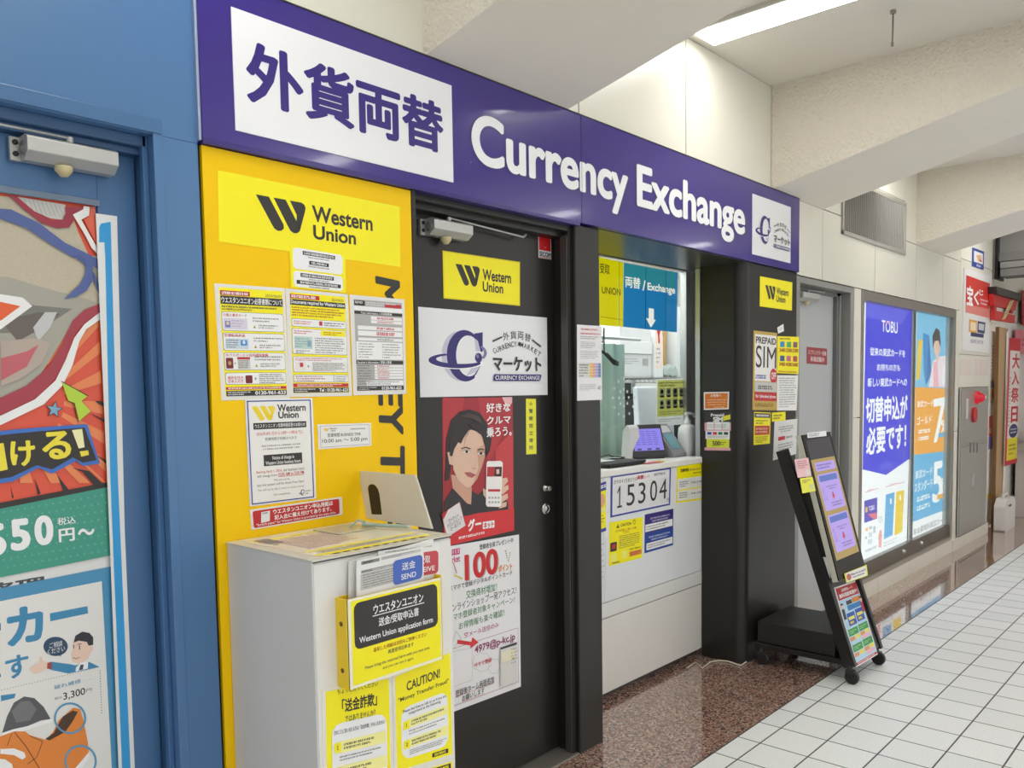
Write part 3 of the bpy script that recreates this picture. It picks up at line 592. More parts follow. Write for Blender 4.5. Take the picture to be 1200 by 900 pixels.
c_emblem(s, .73, .895, .82, .955, navy, lil, midl, False); s.lines(.83, .90, .93, .95, 2, ink2, .4, 8); s.done()

s = Sheet('notice', 'small white card with the business time in a thin frame, on yellow board', 'notice', F0, [(371.6, 497.5), (434, 495.6), (434.6, 522.2), (372.6, 526.7)], m_paper, .0008, lift=.002)
s.frame(.035, .06, .965, .93, .0008, C('#50506a')); w_emblem(s, .10, .16, .19, .29, C('#f0d22c')); s.text('Western\nUnion', .21, .15, .34, .30, pk, .01).lines(.60, .20, .92, .26, 1, ink2, .8, 4)
s.text('営業時間 BUSINESS TIME', .17, .37, .79, .53, ink2, .006).text('10:00 am ～ 5:00 pm', .07, .60, .92, .80, pk, .004); s.done()

s = Sheet('notice', 'red label with white lettering and a paper icon, below the blue outlined notice', 'notice', F0, [(292, 597.3), (400, 582), (400.7, 603), (294, 621)], m_pap2, .0008, lift=.0022)
s.rect(.025, .09, .965, .93, redp, .006); s.part('picture').poly([(.11, .2), (.20, .18), (.19, .70), (.10, .74)], C('#e8ecee')).lines(.12, .22, .18, .32, 1, ink2, .6, 2, part='picture')
s.text('ウエスタンユニオン申込用紙は', .23, .14, .89, .40, w_, .03).text('記入台に備え付けてあります。', .24, .44, .87, .69, w_, .03).text('"Scratch paper" for Western Union is provided by the entry table.', .05, .74, .92, .90, w_, .01); s.done()

# ---- black door: stickers and posters
s = Sheet('sticker', 'yellow money transfer sticker with black emblem, high on the black door', 'sticker', FD, [(518.3, 293.6), (609, 307), (609, 358.5), (519.5, 349.7)], yl, .001)
s.frame(.0, .0, 1, 1, .004, C('#f0dc10')); w_emblem(s, .15, .24, .455, .68, pk); s.text('Western', .49, .27, .875, .52, pk, .026).text('Union', .49, .54, .765, .765, pk, .026); s.done()

s = Sheet('sign', 'large white sign with purple orbiting C emblem, on the black door', 'sign', FD, [(487.2, 359.3), (640.2, 372.3), (641, 462.8), (490, 465.6)], C('#ecedef', .3), .003)
c_emblem(s, .065, .225, .505, .825, navy, lil, midl); c_words(s, .535, .20, .94, .82, pk, navy); s.done()

s = Sheet('sticker', 'small red and white security sticker at the top right of the black door', 'sticker', FD, [(630.6, 276), (645.8, 304.3)], C('#d8d6d6', .35), .0008)
s.rect(.04, .03, .96, .64, C('#c4161f', .35)).text('SECOM', .06, .70, .95, .92, C('#1f3a54'), .04).rect(.06, .94, .94, .97, redp).line([(.45, .44), (.52, .52), (.60, .44)], .001, w_); s.done()

s = Sheet('sticker', 'narrow upright yellow strip on the black door, right of the red poster', 'sticker', FD, [(616.2, 467.2), (627.8, 467.4), (628.6, 532), (616.6, 532.6)], C('#f2ee3c', .45), .0008)
for i, ch in enumerate('☆警察官立寄所'): s.text(ch, .27, .05 + .132 * i, .68, .125 + .132 * i, ink2 if i else C('#9a962a'), .02)
s.done()

# red poster with a man holding a phone
pts = [(517.8, 467), (600.6, 465.2), (602, 621.5), (519.5, 640.5)]
s = Sheet('poster', 'red poster of a dark haired man holding up a phone, on the black door', 'poster', FD, pts, C('#a3232d', .35), .0008)
q = lambda x, y: (x / 650 * 130 + 500, y / 900 * 180 + 460)
s.part('picture')
for a in (((95, 30), (220, 30), (150, 420), (97, 480)), ((300, 30), (480, 30), (500, 120), (360, 420)),): s.poly([q(*p) for p in a], C('#b83039', .35))
s.poly([q(440, 28), q(499, 26), q(499, 60), q(470, 95)], C('#eab6ba', .35)); s.poly([q(400, 330), q(505, 220), q(508, 700), q(420, 690)], C('#c93a3f', .35))
sk, sk2, hair, hair2, shirt = C('#e3bda6', .4), C('#cf9f88', .4), C('#2a2222', .4), C('#4a3c38', .4), C('#2b282a', .4)
s.poly([q(*p) for p in ((100, 640), (150, 560), (200, 530), (300, 600), (340, 560), (475, 640), (475, 700), (220, 722), (150, 742), (102, 750))], shirt)
s.poly([q(*p) for p in ((140, 480), (150, 560), (235, 650), (258, 655), (262, 560), (240, 500))], sk2)
s.poly([q(*p) for p in ((105, 520), (112, 270), (140, 160), (190, 112), (250, 98), (310, 120), (350, 180), (378, 270), (368, 340), (345, 380), (300, 300), (150, 330), (140, 430), (128, 510))], hair)
s.poly([q(*p) for p in ((118, 350), (150, 345), (152, 425), (130, 420))], sk); s.line([q(126, 362), q(138, 372), q(138, 408)], .0009, sk2)
s.poly([q(*p) for p in ((148, 330), (160, 270), (200, 225), (260, 218), (310, 235), (335, 285), (338, 370), (318, 440), (290, 510), (255, 552), (228, 556), (180, 515), (152, 450))], sk)
s.poly([q(*p) for p in ((290, 330), (338, 300), (336, 380), (318, 440), (290, 510), (268, 535), (300, 440))], sk2)
s.poly([q(*p) for p in ((146, 372), (158, 330), (178, 296), (196, 268), (214, 246), (250, 214), (225, 180), (150, 220), (128, 300), (132, 372))], hair); s.poly([q(*p) for p in ((196, 300), (214, 262), (246, 216), (232, 205), (200, 232), (180, 290))], hair); s.line([q(214, 312), q(222, 268), q(248, 218)], .0012, hair); s.poly([q(*p) for p in ((265, 214), (318, 250), (340, 330), (352, 360), (372, 310), (340, 210), (290, 170), (240, 190))], hair)
s.poly([q(*p) for p in ((190, 140), (240, 118), (300, 140), (330, 190), (250, 150))], hair2)
for a in (((196, 326), (225, 317), (252, 327), (250, 333), (224, 324), (198, 331)), ((292, 334), (312, 327), (332, 333), (330, 338), (312, 333), (294, 340))): s.poly([q(*p) for p in a], hair)
for ex, ey in ((228, 346), (312, 356)): 
    s.poly([q(ex - 24, ey + 2), q(ex, ey - 12), q(ex + 22, ey + 3), q(ex, ey + 11)], C('#f0e4dc')); s.poly([q(ex + 9 * math.cos(k), ey + 9 * math.sin(k)) for k in [j * .7 for j in range(9)]], hair); s.line([q(ex - 26, ey), q(ex, ey - 13), q(ex + 23, ey + 1)], .0008, hair)
s.line([q(275, 350), q(286, 420), q(272, 436)], .0012, sk2); s.poly([q(255, 440), q(285, 442), q(275, 452)], sk2)
s.poly([q(215, 468), q(250, 466), q(286, 482), q(262, 500), q(236, 492)], C('#b5605c', .4)); s.line([q(215, 470), q(250, 480), q(286, 484)], .0006, C('#7a3836'))
for a in (((327, 560), (345, 570), (345, 620), (330, 600)), ((430, 505), (468, 498), (475, 520), (440, 560)), ((430, 560), (474, 540), (478, 565), (440, 600)), ((430, 610), (470, 590), (474, 618), (430, 650)), ((425, 650), (466, 640), (462, 668), (420, 680))): s.poly([q(*p) for p in a], sk)
s.poly([q(*p) for p in ((352, 402), (430, 400), (442, 412), (432, 660), (422, 670), (350, 668), (342, 655), (346, 415))], C('#f3efed')); s.poly([q(*p) for p in ((350, 435), (436, 434), (434, 492), (348, 492))], C('#b8323a')); s.poly([q(*p) for p in ((395, 436), (434, 435), (433, 490), (392, 490))], hair); s.poly([q(402, 450), q(420, 448), q(420, 475), q(404, 478)], sk)
s.poly([q(355, 566), q(426, 566), q(426, 580), q(355, 580)], redp)
for i in range(4): s.poly([q(357 + 18 * i, 610), q(369 + 18 * i, 610), q(369 + 18 * i, 622), q(357 + 18 * i, 622)], gf); s.poly([q(357 + 18 * i, 636), q(369 + 18 * i, 636), q(369 + 18 * i, 648), q(357 + 18 * i, 648)], gf)
s.poly([q(97, 760), q(150, 742), q(300, 706), q(510, 680), q(510, 808), q(97, 905)], C('#d52b30', .35))
s.text('好きな', *q(345, 62), *q(487, 112), w_, .03).text('クルマ', *q(345, 140), *q(487, 180), w_, .03).text('乗ろう。', *q(345, 205), *q(492, 252), w_, .03)
s.part('emblem').text('グー', *q(238, 745), *q(318, 800), w_, .06, 'emblem'); s.poly([q(326, 758), q(394, 748), q(394, 790), q(326, 800)], w_); s.text('ネット', *q(330, 763), *q(390, 787), redp, .04); s.lines(*q(240, 822), *q(392, 822), 1, w_, .8, 5) if False else s.lines(.20, .955, .58, .975, 1, w_, .8, 5)
s.done()
s = Sheet('card', 'small white card with red corner taped aslant over the lower left of the red poster', 'card', FAC(YD - .003), [q(86, 712), q(192, 640), q(228, 780), q(118, 850)][:4], C('#e9e4e6', .4), .0006)
s.frame(0, 0, 1, 1, .0012, redp).poly([(.0, .0), (.35, .0), (.0, .25)], redp); s.text('マーケット\nクロックムーブ\nの一員です', .12, .35, .9, .85, ink2, .0); s.done()

# white campaign poster
s = Sheet('poster', 'white campaign poster with a big red 100, below the red poster on the black door', 'poster', FD, [(512, 642.5), (608, 626.3), (610.3, 804.5), (513, 841)], C('#ecebee', .4), .0008)
q = lambda x, y: (520 + x * 100 / 818, 620 + y * 110 / 900); r2 = lambda x, y: (520 + x * 100 / 750, 720 + y * 120 / 900)
s.text('登録者全員プレゼント中', *q(340, 148), *q(664, 130), pk, .02)
s.part('picture').poly([q(76, 195), q(152, 180), q(152, 240), q(76, 252)], C('#c72a78'))
for i in range(3): s.poly([q(82 + 24 * i, 200 - 5 * i), q(96 + 24 * i, 197 - 5 * i), q(96 + 24 * i, 238 - 4 * i), q(82 + 24 * i, 240 - 4 * i)], C('#e5a6c4'))
s.text('rket', *q(78, 262), *q(155, 310), C('#c72a78'), .02)
s.text('100', *q(205, 252), *q(528, 424), C('#a8a3a0'), .03, 'picture').text('100', *q(195, 247), *q(518, 420), C('#d2242c'), .03, 'picture')
s.text('ポイント', *q(520, 350), *q(655, 385), C('#e58a1c'), .04)
for k in range(5):
    s.poly([q(600 + 7 * k - 20, 210 + 22 * k), q(614 + 5 * k - 20, 200 + 22 * k), q(612 + 6 * k - 16, 222 + 22 * k)], C('#8a7a2c')); s.poly([q(628 - 2 * k, 222 + 20 * k), q(642 - 4 * k, 226 + 20 * k), q(626 - 2 * k, 240 + 20 * k)], C('#a8962e')); s.poly([q(84 + 6 * k, 330 + 20 * k), q(100 + 5 * k, 322 + 20 * k), q(96 + 6 * k, 345 + 20 * k)], C('#b8603a')); s.poly([q(95 + 16 * k, 440 + 7 * k), q(112 + 16 * k, 430 + 8 * k), q(112 + 16 * k, 458 + 8 * k)], C('#e2cf3a'))
s.text('スマホで登録デジタルポイントカード', *q(50, 545), *q(655, 440), pk, .01)
s.text('交換商材増加！', *q(212, 590), *q(508, 590), greenp, .01).text('オンラインショップ一発アクセス！', *q(30, 730), *q(695, 620), ink2, .01).text('スマホ登録者対象キャンペーン！', *q(40, 825), *q(680, 705), greenp, .01)
s.text('お得情報も楽々確認！', *r2(130, 72), *r2(530, 12), greenp, .01).text('空メール送信のみ', *r2(178, 160), *r2(482, 110), C('#b0307a'), .01)
s.frame(*r2(88, 310), *r2(650, 585), .0012, C('#9a2a5c')) if False else s.line([r2(20, 320), r2(650, 118), r2(655, 592), r2(20, 830)], .0014, C('#9a2a5c'))
s.part('picture').poly([r2(118, 222), r2(240, 240), r2(250, 200), r2(303, 245), r2(232, 300), r2(232, 272), r2(116, 258)], C('#d8363a')); s.line([r2(75, 240), r2(105, 145), r2(148, 210), r2(85, 300)], .001, ink2)
s.text('4979@p-kc.jp', *r2(268, 275), *r2(625, 240), C('#8e2463'), .02)
s.part('picture')
for k in range(9): a = k * math.tau / 9; s.line([r2(330 + 75 * math.cos(a), 418 + 75 * math.sin(a)), r2(330 + 90 * math.cos(a + .35), 418 + 88 * math.sin(a + .35)), r2(330 + 75 * math.cos(a + .7), 418 + 75 * math.sin(a + .7))], .0007, gline)
for k in range(8): a = k * math.tau / 8; s.line([r2(440 + 50 * math.cos(a), 455 + 60 * math.sin(a)), r2(440 + 60 * math.cos(a + .4), 455 + 70 * math.sin(a + .4)), r2(440 + 50 * math.cos(a + .8), 455 + 60 * math.sin(a + .8))], .0007, gline)
s.text('今すぐ登録', *r2(260, 430), *r2(412, 412), redp, .015)
s.poly([r2(488, 290), r2(632, 240), r2(632, 585), r2(488, 632)], C('#dddcd8')); s.poly([r2(488, 290), r2(632, 240), r2(632, 262), r2(488, 308)], C('#3d3c44')); s.poly([r2(500, 330), r2(615, 290), r2(615, 385), r2(500, 420)], C('#efe8cc')); s.poly([r2(590, 378), r2(608, 372), r2(608, 388), r2(590, 394)], C('#c9b040'))
s.lines(.86, .72, .96, .83, 5, gline, .25, 9)
s.text('登録後ホーム画面追加', *r2(100, 668), *r2(440, 600), pk, .01).text('お願いします', *r2(160, 715), *r2(355, 688), pk, .01).line([r2(100, 722), r2(440, 606)], .001, redp).line([r2(160, 768), r2(355, 695)], .001, redp)
s.part('picture').line([r2(30, 335), r2(245, 290), r2(245, 575), r2(30, 650)], .0007, gline)
s.done()

# ---- pillar notice and papers on the big column
s = Sheet('notice', 'white laminated notice with a small colour chart, taped on the narrow black pillar', 'notice', F0, [(676, 380.3), (704.6, 382.2), (705.4, 468.5), (676.2, 469.6)], C('#e9e7ea', .35), .0008)
s.lines(.15, .04, .95, .07, 1, redp, .8, 1).lines(.12, .10, .95, .125, 1, redp, .8, 2).lines(.12, .14, .95, .19, 2, ink2, .4, 3).lines(.14, .215, .78, .31, 5, gline, .4, 4).lines(.12, .335, .9, .45, 5, gline, .4, 5)
s.part('picture').rect(.05, .50, .96, .70, C('#dcdad8'))
for i, cc in enumerate(('#e8c75a', '#e8a0a0', '#a7b0cf', '#6f7fae')): s.rect(.50 + .115 * i, .505, .61 + .115 * i, .695, C(cc))
for i in range(5): s.rect(.05, .53 + .04 * i, .96, .533 + .04 * i, C('#f2f2f2'))
s.lines(.08, .51, .45, .69, 5, ink2, .4, 6).lines(.10, .78, .80, .87, 5, gline, .4, 7); c_emblem(s, .80, .81, .96, .86, ink2, lil, midl, False); s.done()

s = Sheet('sign', 'small square yellow money transfer plate high on the front of the wide black column', 'sign', F0, [(890.5, 323.7), (928.2, 331), (927.6, 364), (890, 359)], yl, .002)
w_emblem(s, .15, .26, .46, .72, pk); s.text('Western', .49, .27, .88, .52, pk, .026).text('Union', .49, .54, .78, .77, pk, .026); s.done()

s = Sheet('poster', 'tall gold edged PREPAID SIM poster on the front of the wide black column', 'poster', F0, [(883, 387.3), (910.4, 390.3), (910.4, 481), (881.6, 480.4)], C('#c9a94e', .4), .001)
s.rect(.06, .04, .97, .63, C('#efedea')).text('PREPAID', .09, .07, .95, .155, pk, .03).text('SIM', .10, .18, .95, .46, pk, .0).lines(.1, .54, .55, .61, 1, C('#4a62b0'), .7, 2)
s.part('picture').ell(.84, .56, .15, .10, redp); s.text('OFF', .74, .51, .94, .60, w_, .02).rect(.06, .64, .97, .765, C('#c9c7c4')); s.lines(.2, .68, .85, .74, 1, ink2, .8, 3).rect(.06, .77, .97, .88, redp).text('for Unlocked phone', .10, .80, .93, .855, w_, .02).lines(.1, .91, .9, .96, 1, C('#7a5a1a'), .8, 4); s.done()
s = Sheet('poster', 'yellow price sheet with six small coloured boxes, right of the PREPAID SIM poster', 'poster', F0, [(911, 394), (936.2, 394.8), (935.6, 438.4), (910.6, 437.2)], yl, .001)
for i in range(6):
    x, y = .12 + .30 * (i % 3), .14 + .38 * (i // 3); s.rect(x, y, x + .2, y + .15, C(('#2f8fc8', '#4fae6a', '#7a5a6e', '#3a5a9a', '#d06a8a', '#b04a50')[i])); s.text(('2480', '2580', '3280', '3480', '4580', '5680')[i], x - .04, y + .18, x + .24, y + .28, dkred, .03)
s.lines(.05, .93, .95, .98, 1, dkred, .8, 5).lines(.1, .04, .6, .09, 1, ink2, .8, 6); s.done()
s = Sheet('notice', 'white page of fine print under the yellow price sheet on the wide black column', 'notice', F0, [(910.6, 439.7), (935.2, 440), (933.2, 481), (910.4, 481)], m_paper, .001)
s.lines(.08, .05, .92, .93, 13, C('#6a6f8a'), .4, 3); s.done()
s = Sheet('tag', 'tiny white paper tag stuck above the PREPAID SIM poster', 'tag', F0, [(910.2, 384), (917.5, 379.6), (918.2, 388), (911.4, 391)], m_paper, .001, lift=.002); s.lines(.2, .3, .8, .7, 2, gline, .4, 1); s.done()
s = Sheet('notice', 'small yellow notice with a red price block, below the PREPAID SIM poster', 'notice', F0, [(883.6, 482.7), (903, 483.6), (902, 519.8), (883, 521.6)], yl, .001)
s.rect(.03, .03, .97, .17, pk).lines(.1, .06, .9, .14, 1, w_, .8, 2).rect(.05, .42, .95, .70, redp).lines(.1, .46, .9, .66, 2, C('#f4c8a0'), .6, 3).lines(.1, .22, .9, .38, 2, pk, .5, 4).lines(.1, .74, .9, .95, 4, pk, .5, 5); s.done()
s = Sheet('sticker', 'tiny yellow sticker below the page of fine print', 'sticker', F0, [(904.6, 483.6), (920.3, 492.8)], yl, .001); s.lines(.1, .2, .75, .8, 2, pk, .6, 2); s.done()
s = Sheet('notice', 'white notice taped a little crooked, low on the wide black column behind the display stand', 'notice', F0, [(907.5, 494), (934.3, 490.6), (932.8, 532), (905.7, 539.6)], C('#e6e6e6', .45), .001)
s.lines(.15, .14, .85, .32, 3, ink2, .45, 1, True).rect(.18, .42, .47, .52, redp); s.lines(.5, .44, .8, .50, 1, ink2, .8, 2).lines(.15, .60, .85, .80, 3, ink2, .45, 3, True); s.done()
X0 = XPL(4.0)
s = Sheet('notice', 'orange card with white lettering on the window side of the wide black column', 'notice', X0, [(824.8, 459.6), (854.6, 459), (854, 479.6), (825, 480.4)], m_paper, .001)
s.rect(.05, .08, .95, .93, C('#dd7a22')).text('お客様へ', .28, .13, .70, .28, w_, .02); s.lines(.12, .38, .88, .78, 3, C('#f6d9b8'), .35, 2, True).lines(.42, .84, .9, .9, 1, C('#f6d9b8'), .8, 3); s.done()
s = Sheet('poster', 'small dark prepaid SIM flyer with pink and yellow bands, under the orange card', 'poster', X0, [(825.8, 482.4), (856.7, 482), (856.4, 528.6), (825.8, 528)], C('#332e30', .4), .001)
s.text('Prepaid', .24, .05, .74, .15, w_, .03).text('SIM', .33, .14, .70, .27, w_, .05); s.part('picture').poly([(.70, .12), (.98, .08), (.98, .20), (.72, .24)], C('#e8e23c')); s.rect(.0, .28, 1, .49, C('#e8a8b4')).rect(.10, .27, .36, .46, w_).rect(.39, .27, .66, .46, w_).rect(.69, .27, .95, .46, C('#dbe8e2')).rect(.04, .49, .96, .70, C('#f0eeee'))
for i, cc in enumerate(('#2a4fa8', '#d83a58', '#1f8a5a', '#33504a')): s.rect(.11 + .21 * i, .52, .27 + .21 * i, .59, C(cc))
s.rect(.08, .70, .95, .92, C('#dbe23a')); s.text('500', .31, .75, .60, .87, pk, .03).lines(.6, .76, .85, .86, 2, pk, .5, 3).lines(.13, .31, .92, .42, 3, gline, .4, 4).lines(.13, .61, .9, .68, 2, gline, .4, 6); s.rect(0, .92, 1, .99, C('#e8a8b4')); s.done()
# ================================================================ THINGS IN FRONT
# ---- white form cabinet
CX0, CX1, CY0, CZ = 1.09, 1.528, 1.613, 1.084
root = empty('form_cabinet', ((CX0 + CX1) / 2, 1.8, 0), 'white sheet metal form cabinet standing against the yellow board', 'cabinet')
m_cab = C('#dcdad6', .42, noise=.04, scale=6); m_cab2 = C('#e9e8e5', .4)
b = MB(); b.box(CX0, CX1, CY0 + .002, D - .004, .01, CZ - .004, m_cab); b.build('body', root, .003)
b = MB(); b.box(CX0 + .004, CX1, CY0, CY0 + .002, .02, CZ - .012, m_cab2); b.build('front_panel', root)
b = MB(); b.box(CX0 - .002, CX1 + .002, CY0 - .003, D - .004, CZ - .004, CZ, C('#d9d5c8', .4)); b.box(CX0, CX1, CY0 - .0035, CY0 - .002, CZ - .007, CZ - .0045, m_black2); b.build('top', root)
for x, y in ((CX0 + .03, CY0 + .03), (CX1 - .03, CY0 + .03), (CX0 + .03, D - .04), (CX1 - .03, D - .04)):
    b = MB(); b.lathe((x, y, 0), (0, 0, 1), [(0, .018), (.012, .018)], m_black2, 12); b.build('foot', root)
# printed sheet under clear film on the top
TP = PL((0, 0, CZ), (1, 0, 0), (0, 1, 0))
s = Sheet('instruction_sheet', 'yellow edged instruction sheet lying under clear film on top of the white cabinet', 'notice', TP, uq(TP, CX0 + .03, CY0 + .012, CX1 - .03, D - .03), C('#efe9d2', .25), .0008, uvs=True)
s.rect(.03, .10, .40, .14, yl).rect(.35, .08, .60, .11, yl).rect(.02, .90, .97, .95, yl).rect(.04, .74, .96, .79, C('#f2e75a')).rect(.05, .06, .16, .30, gline).rect(.05, .33, .09, .36, C('#8a7a70'))
s.lines(.12, .18, .60, .68, 9, C('#b58f9b'), .5, 3); s.lines(.10, .80, .95, .885, 3, ink2, .5, 4)
for i in range(10): s.rect(.12 + .08 * i, .955, .17 + .08 * i, .985, pk)
s.done()
# screening board at the right end of the top, with its slot
XB = XPL(1.534); q = lambda x, y: (380 + x * 160 / 1200, 540 + y * 120 / 900)
BP = [q(312, 86), q(812, 126), q(960, 596), q(385, 500)]
s = Sheet('screen_board', 'cream plastic board with a black oblong slot, on the right end of the white cabinet', 'board', XB, BP, C('#d8d2c2', .45), .006)
s.part('slot').poly([q(398, 240), q(408, 212), q(432, 202), q(462, 212), q(486, 245), q(500, 290), q(522, 470), q(480, 470), q(432, 468)], m_black2); s.done()
b = MB(); pm = C('#a9bdb0', .2); p0 = Vector((1.44, 1.88, CZ + .012)); p1 = Vector((1.50, 1.735, CZ + .012))
b.tube([p0, p0 * .3 + p1 * .7, p1 * .92 + p0 * .08], [.005, .0055, .0045], pm, 10); b.lathe(p1 * .92 + p0 * .08, p1 - p0, [(0, .0045), (.012, .001)], C('#d5d9d6', .2), 10)
o = b.build('pen'); tag(o, 'translucent green pen lying by the screening board on the white cabinet', 'pen')
b = MB(); b.box(1.33, 1.46, 1.84, 1.96, CZ + .0015, CZ + .005, C('#c4c2a8', .2)); o = b.build('pen_tray', None, .003); tag(o, 'flat clear tray under the pen on top of the white cabinet', 'tray')
k = MB(); k.tube([(1.41, 1.90, CZ + .005), (1.43, 1.885, CZ + .025), (1.445, 1.875, CZ + .02), (1.45, 1.87, CZ + .006)], .003, pm, 8); k.build('holder', o)

# forms pocket and papers on the front
FC = FAC(CY0); FP = FAC(CY0 - .042); FW = FAC(CY0 - .012)
q = lambda x, y: (390 + x * 150 / 1125, 620 + y * 120 / 900)
root = empty('form_holder', FC.w(*FC.uv(455, 800)), 'yellow wall pocket with a black label, on the front of the white cabinet', 'form holder')
u0, v1 = FP.uv(407, 703); u1, v0 = FP.uv(518, 772); my = C('#f3cf1a', .3)
b = MB(); yb = CY0 - .0005
b.box(u0 - .004, u0, CY0 - .042, yb, v0, v1, my); b.box(u1, u1 + .004, CY0 - .042, yb, v0, v1 + .006, my); b.box(u0, u1, CY0 - .042, yb, v0, v0 + .004, my); b.box(u0, u1, CY0 - .003, yb, v0, v1, my); b.box(u0 - .002, u1 + .002, CY0 - .042, CY0 - .039, v0, v1, my)
b.build('pocket', root)
for zf in (.72, .2): k = MB(); k.lathe((u0 - .004, CY0 - .021, v0 + (v1 - v0) * zf), (-1, 0, 0), [(0, .006), (.001, .006)], C('#6b4d12', .5), 12); k.build('screw_hole', root)
s = Sheet('front_label', 0, 0, FP, uq(FP, u0, v0, u1, v1), C('#f6f2d8', .2), .0012, root=root, uvs=True)
s.rect(.03, .03, .985, .965, yl).rect(.055, .055, .955, .575, pk, .018)
s.text('ウエスタンユニオン', .25, .125, .79, .235, w_, .02).rect(.24, .245, .80, .255, w_).text('送金/受取申込書', .30, .285, .735, .385, w_, .02).text('Western Union application form', .10, .445, .895, .535, w_, .015)
s.text('返却した用紙は次回もご持参ください', .24, .61, .82, .66, dkred, .01).text('再度使用出来ます', .39, .68, .67, .73, ink2, .01).text('Please bring the returned form with you next time', .15, .79, .85, .835, ink2, .01).text('and you can use it again.', .33, .855, .67, .895, ink2, .005); s.done()
mp = C('#eeeeec', .5)
def form(pts, y, label, rows, extra=None, th=.004):
    s = Sheet('application_form', label, 'form', FAC(y), pts, mp, th); 
    if rows:
        s.rect(.06, .05, .32, .13, C('#8d8c8b')).text('SEND', .08, .06, .22, .12, pk, .02).rect(.34, .04, .95, .12, C('#cfcecd')).lines(.36, .05, .92, .11, 2, ink2, .4, 4).rect(.06, .27, .95, .335, C('#8f8e8d')).lines(.22, .285, .6, .32, 1, w_, .8, 4).rect(.05, .35, .95, .75, C('#c9c8c6')).lines(.08, .36, .9, .72, 6, ink2, .35, 5)
    if extra: extra(s)
    s.done(); return s
form([q(135, 285), q(870, 85), q(870, 440), q(135, 620)], CY0 - .008, 'blank back sheets of the form stack standing in the yellow pocket', False, th=.006)
def ex(s): s.rect(.62, .20, .985, .86, C('#c94a52'), .012).text('受取', .66, .30, .84, .52, w_, .01).text('RECEIVE', .52, .62, .92, .76, w_, .01).lines(.1, .02, .9, .14, 2, gline, .4, 6)
form([q(395, 195), q(928, 122), q(928, 425), q(395, 525)], CY0 - .016, 'form with the red RECEIVE tab, behind the front form in the yellow pocket', False, ex, .003)
def ex(s): s.rect(.52, .20, .975, .83, C('#4a6bc4'), .012).text('送金', .65, .30, .86, .50, w_, .01).text('SEND', .64, .60, .87, .74, w_, .01)
form([q(205, 275), q(792, 152), q(792, 480), q(205, 640)], CY0 - .028, 'grey form with the blue SEND tab, frontmost in the yellow pocket', True, ex, .003)
# two warning posters on the cabinet front
q = lambda x, y: (370 + x * 170 / 956, 740 + y * 160 / 900)
s = Sheet('poster', 'yellow remittance fraud warning in Japanese, lower left on the front of the white cabinet', 'poster', FC, [q(38, 380), q(492, 285), q(505, 1010), q(50, 1130)], C('#ece9dc', .35), .0012)
s.rect(.05, .03, .97, .97, yl); s.text('ちょっと待ってください', .21, .03, .80, .075, pk, .01).text('「送金詐欺」', .27, .125, .78, .245, pk, .03).text('ではありませんか？', .31, .275, .75, .34, ink2, .01)
s.rect(.12, .33, .92, .90, w_, .03); s.text('次のことに思い当たる方は「送金詐欺」かもしれません！', .15, .385, .89, .425, pk, .01)
for i, y in enumerate((.49, .71)): s.rect(.17, y, .90, y + .105, C('#fbf6a0')).rect(.15, y + .01, .24, y + .09, yl).text(str(i + 1), .18, y + .03, .21, y + .07, pk, .02); s.lines(.28, y + .02, .72, y + .085, 2, pk, .55, i + 2); s.lines(.22, y + .125, .85, y + .18, 2, ink2, .4, i + 5)
s.done()
s = Sheet('poster', 'yellow CAUTION fraud warning in English, lower right on the front of the white cabinet', 'poster', FC, [q(503, 280), q(893, 105), q(908, 825), q(518, 945)], C('#ece9dc', .35), .0012)
s.rect(.04, .04, .97, .97, yl); s.text('CAUTION!', .22, .135, .78, .225, pk, .02).text('"Money Transfer Fraud"', .08, .26, .93, .315, pk, .012)
s.rect(.12, .375, .91, .88, w_, .03); s.text('Please feel free to talk to us if you are\ncategorized as the following.', .15, .395, .88, .465, pk, .01)
for i, y in enumerate((.51, .70)): s.rect(.20, y - .01, .90, y + .075, C('#fbf6a0')).rect(.15, y, .25, y + .08, yl).text(str(i + 1), .185, y + .02, .215, y + .055, pk, .02); s.lines(.28, y + .005, .84, y + .065, 2, pk, .55, i + 2); s.lines(.24, y + .095, .88, y + .15, 2 + i, ink2, .4, i + 5)
s.rect(.62, .905, .90, .945, pk).lines(.66, .912, .88, .938, 1, yl, .8, 3); s.done()
s = Sheet('poster', 'yellow poster just showing below the CAUTION warning on the white cabinet', 'poster', FC, [q(520, 955), q(908, 835), q(915, 1040), q(530, 1180)], C('#ece9dc', .35), .0012)
s.rect(.04, .08, .97, .95, yl).rect(.68, .12, .94, .30, pk); s.lines(.70, .15, .92, .27, 1, yl, .8, 3); s.done()

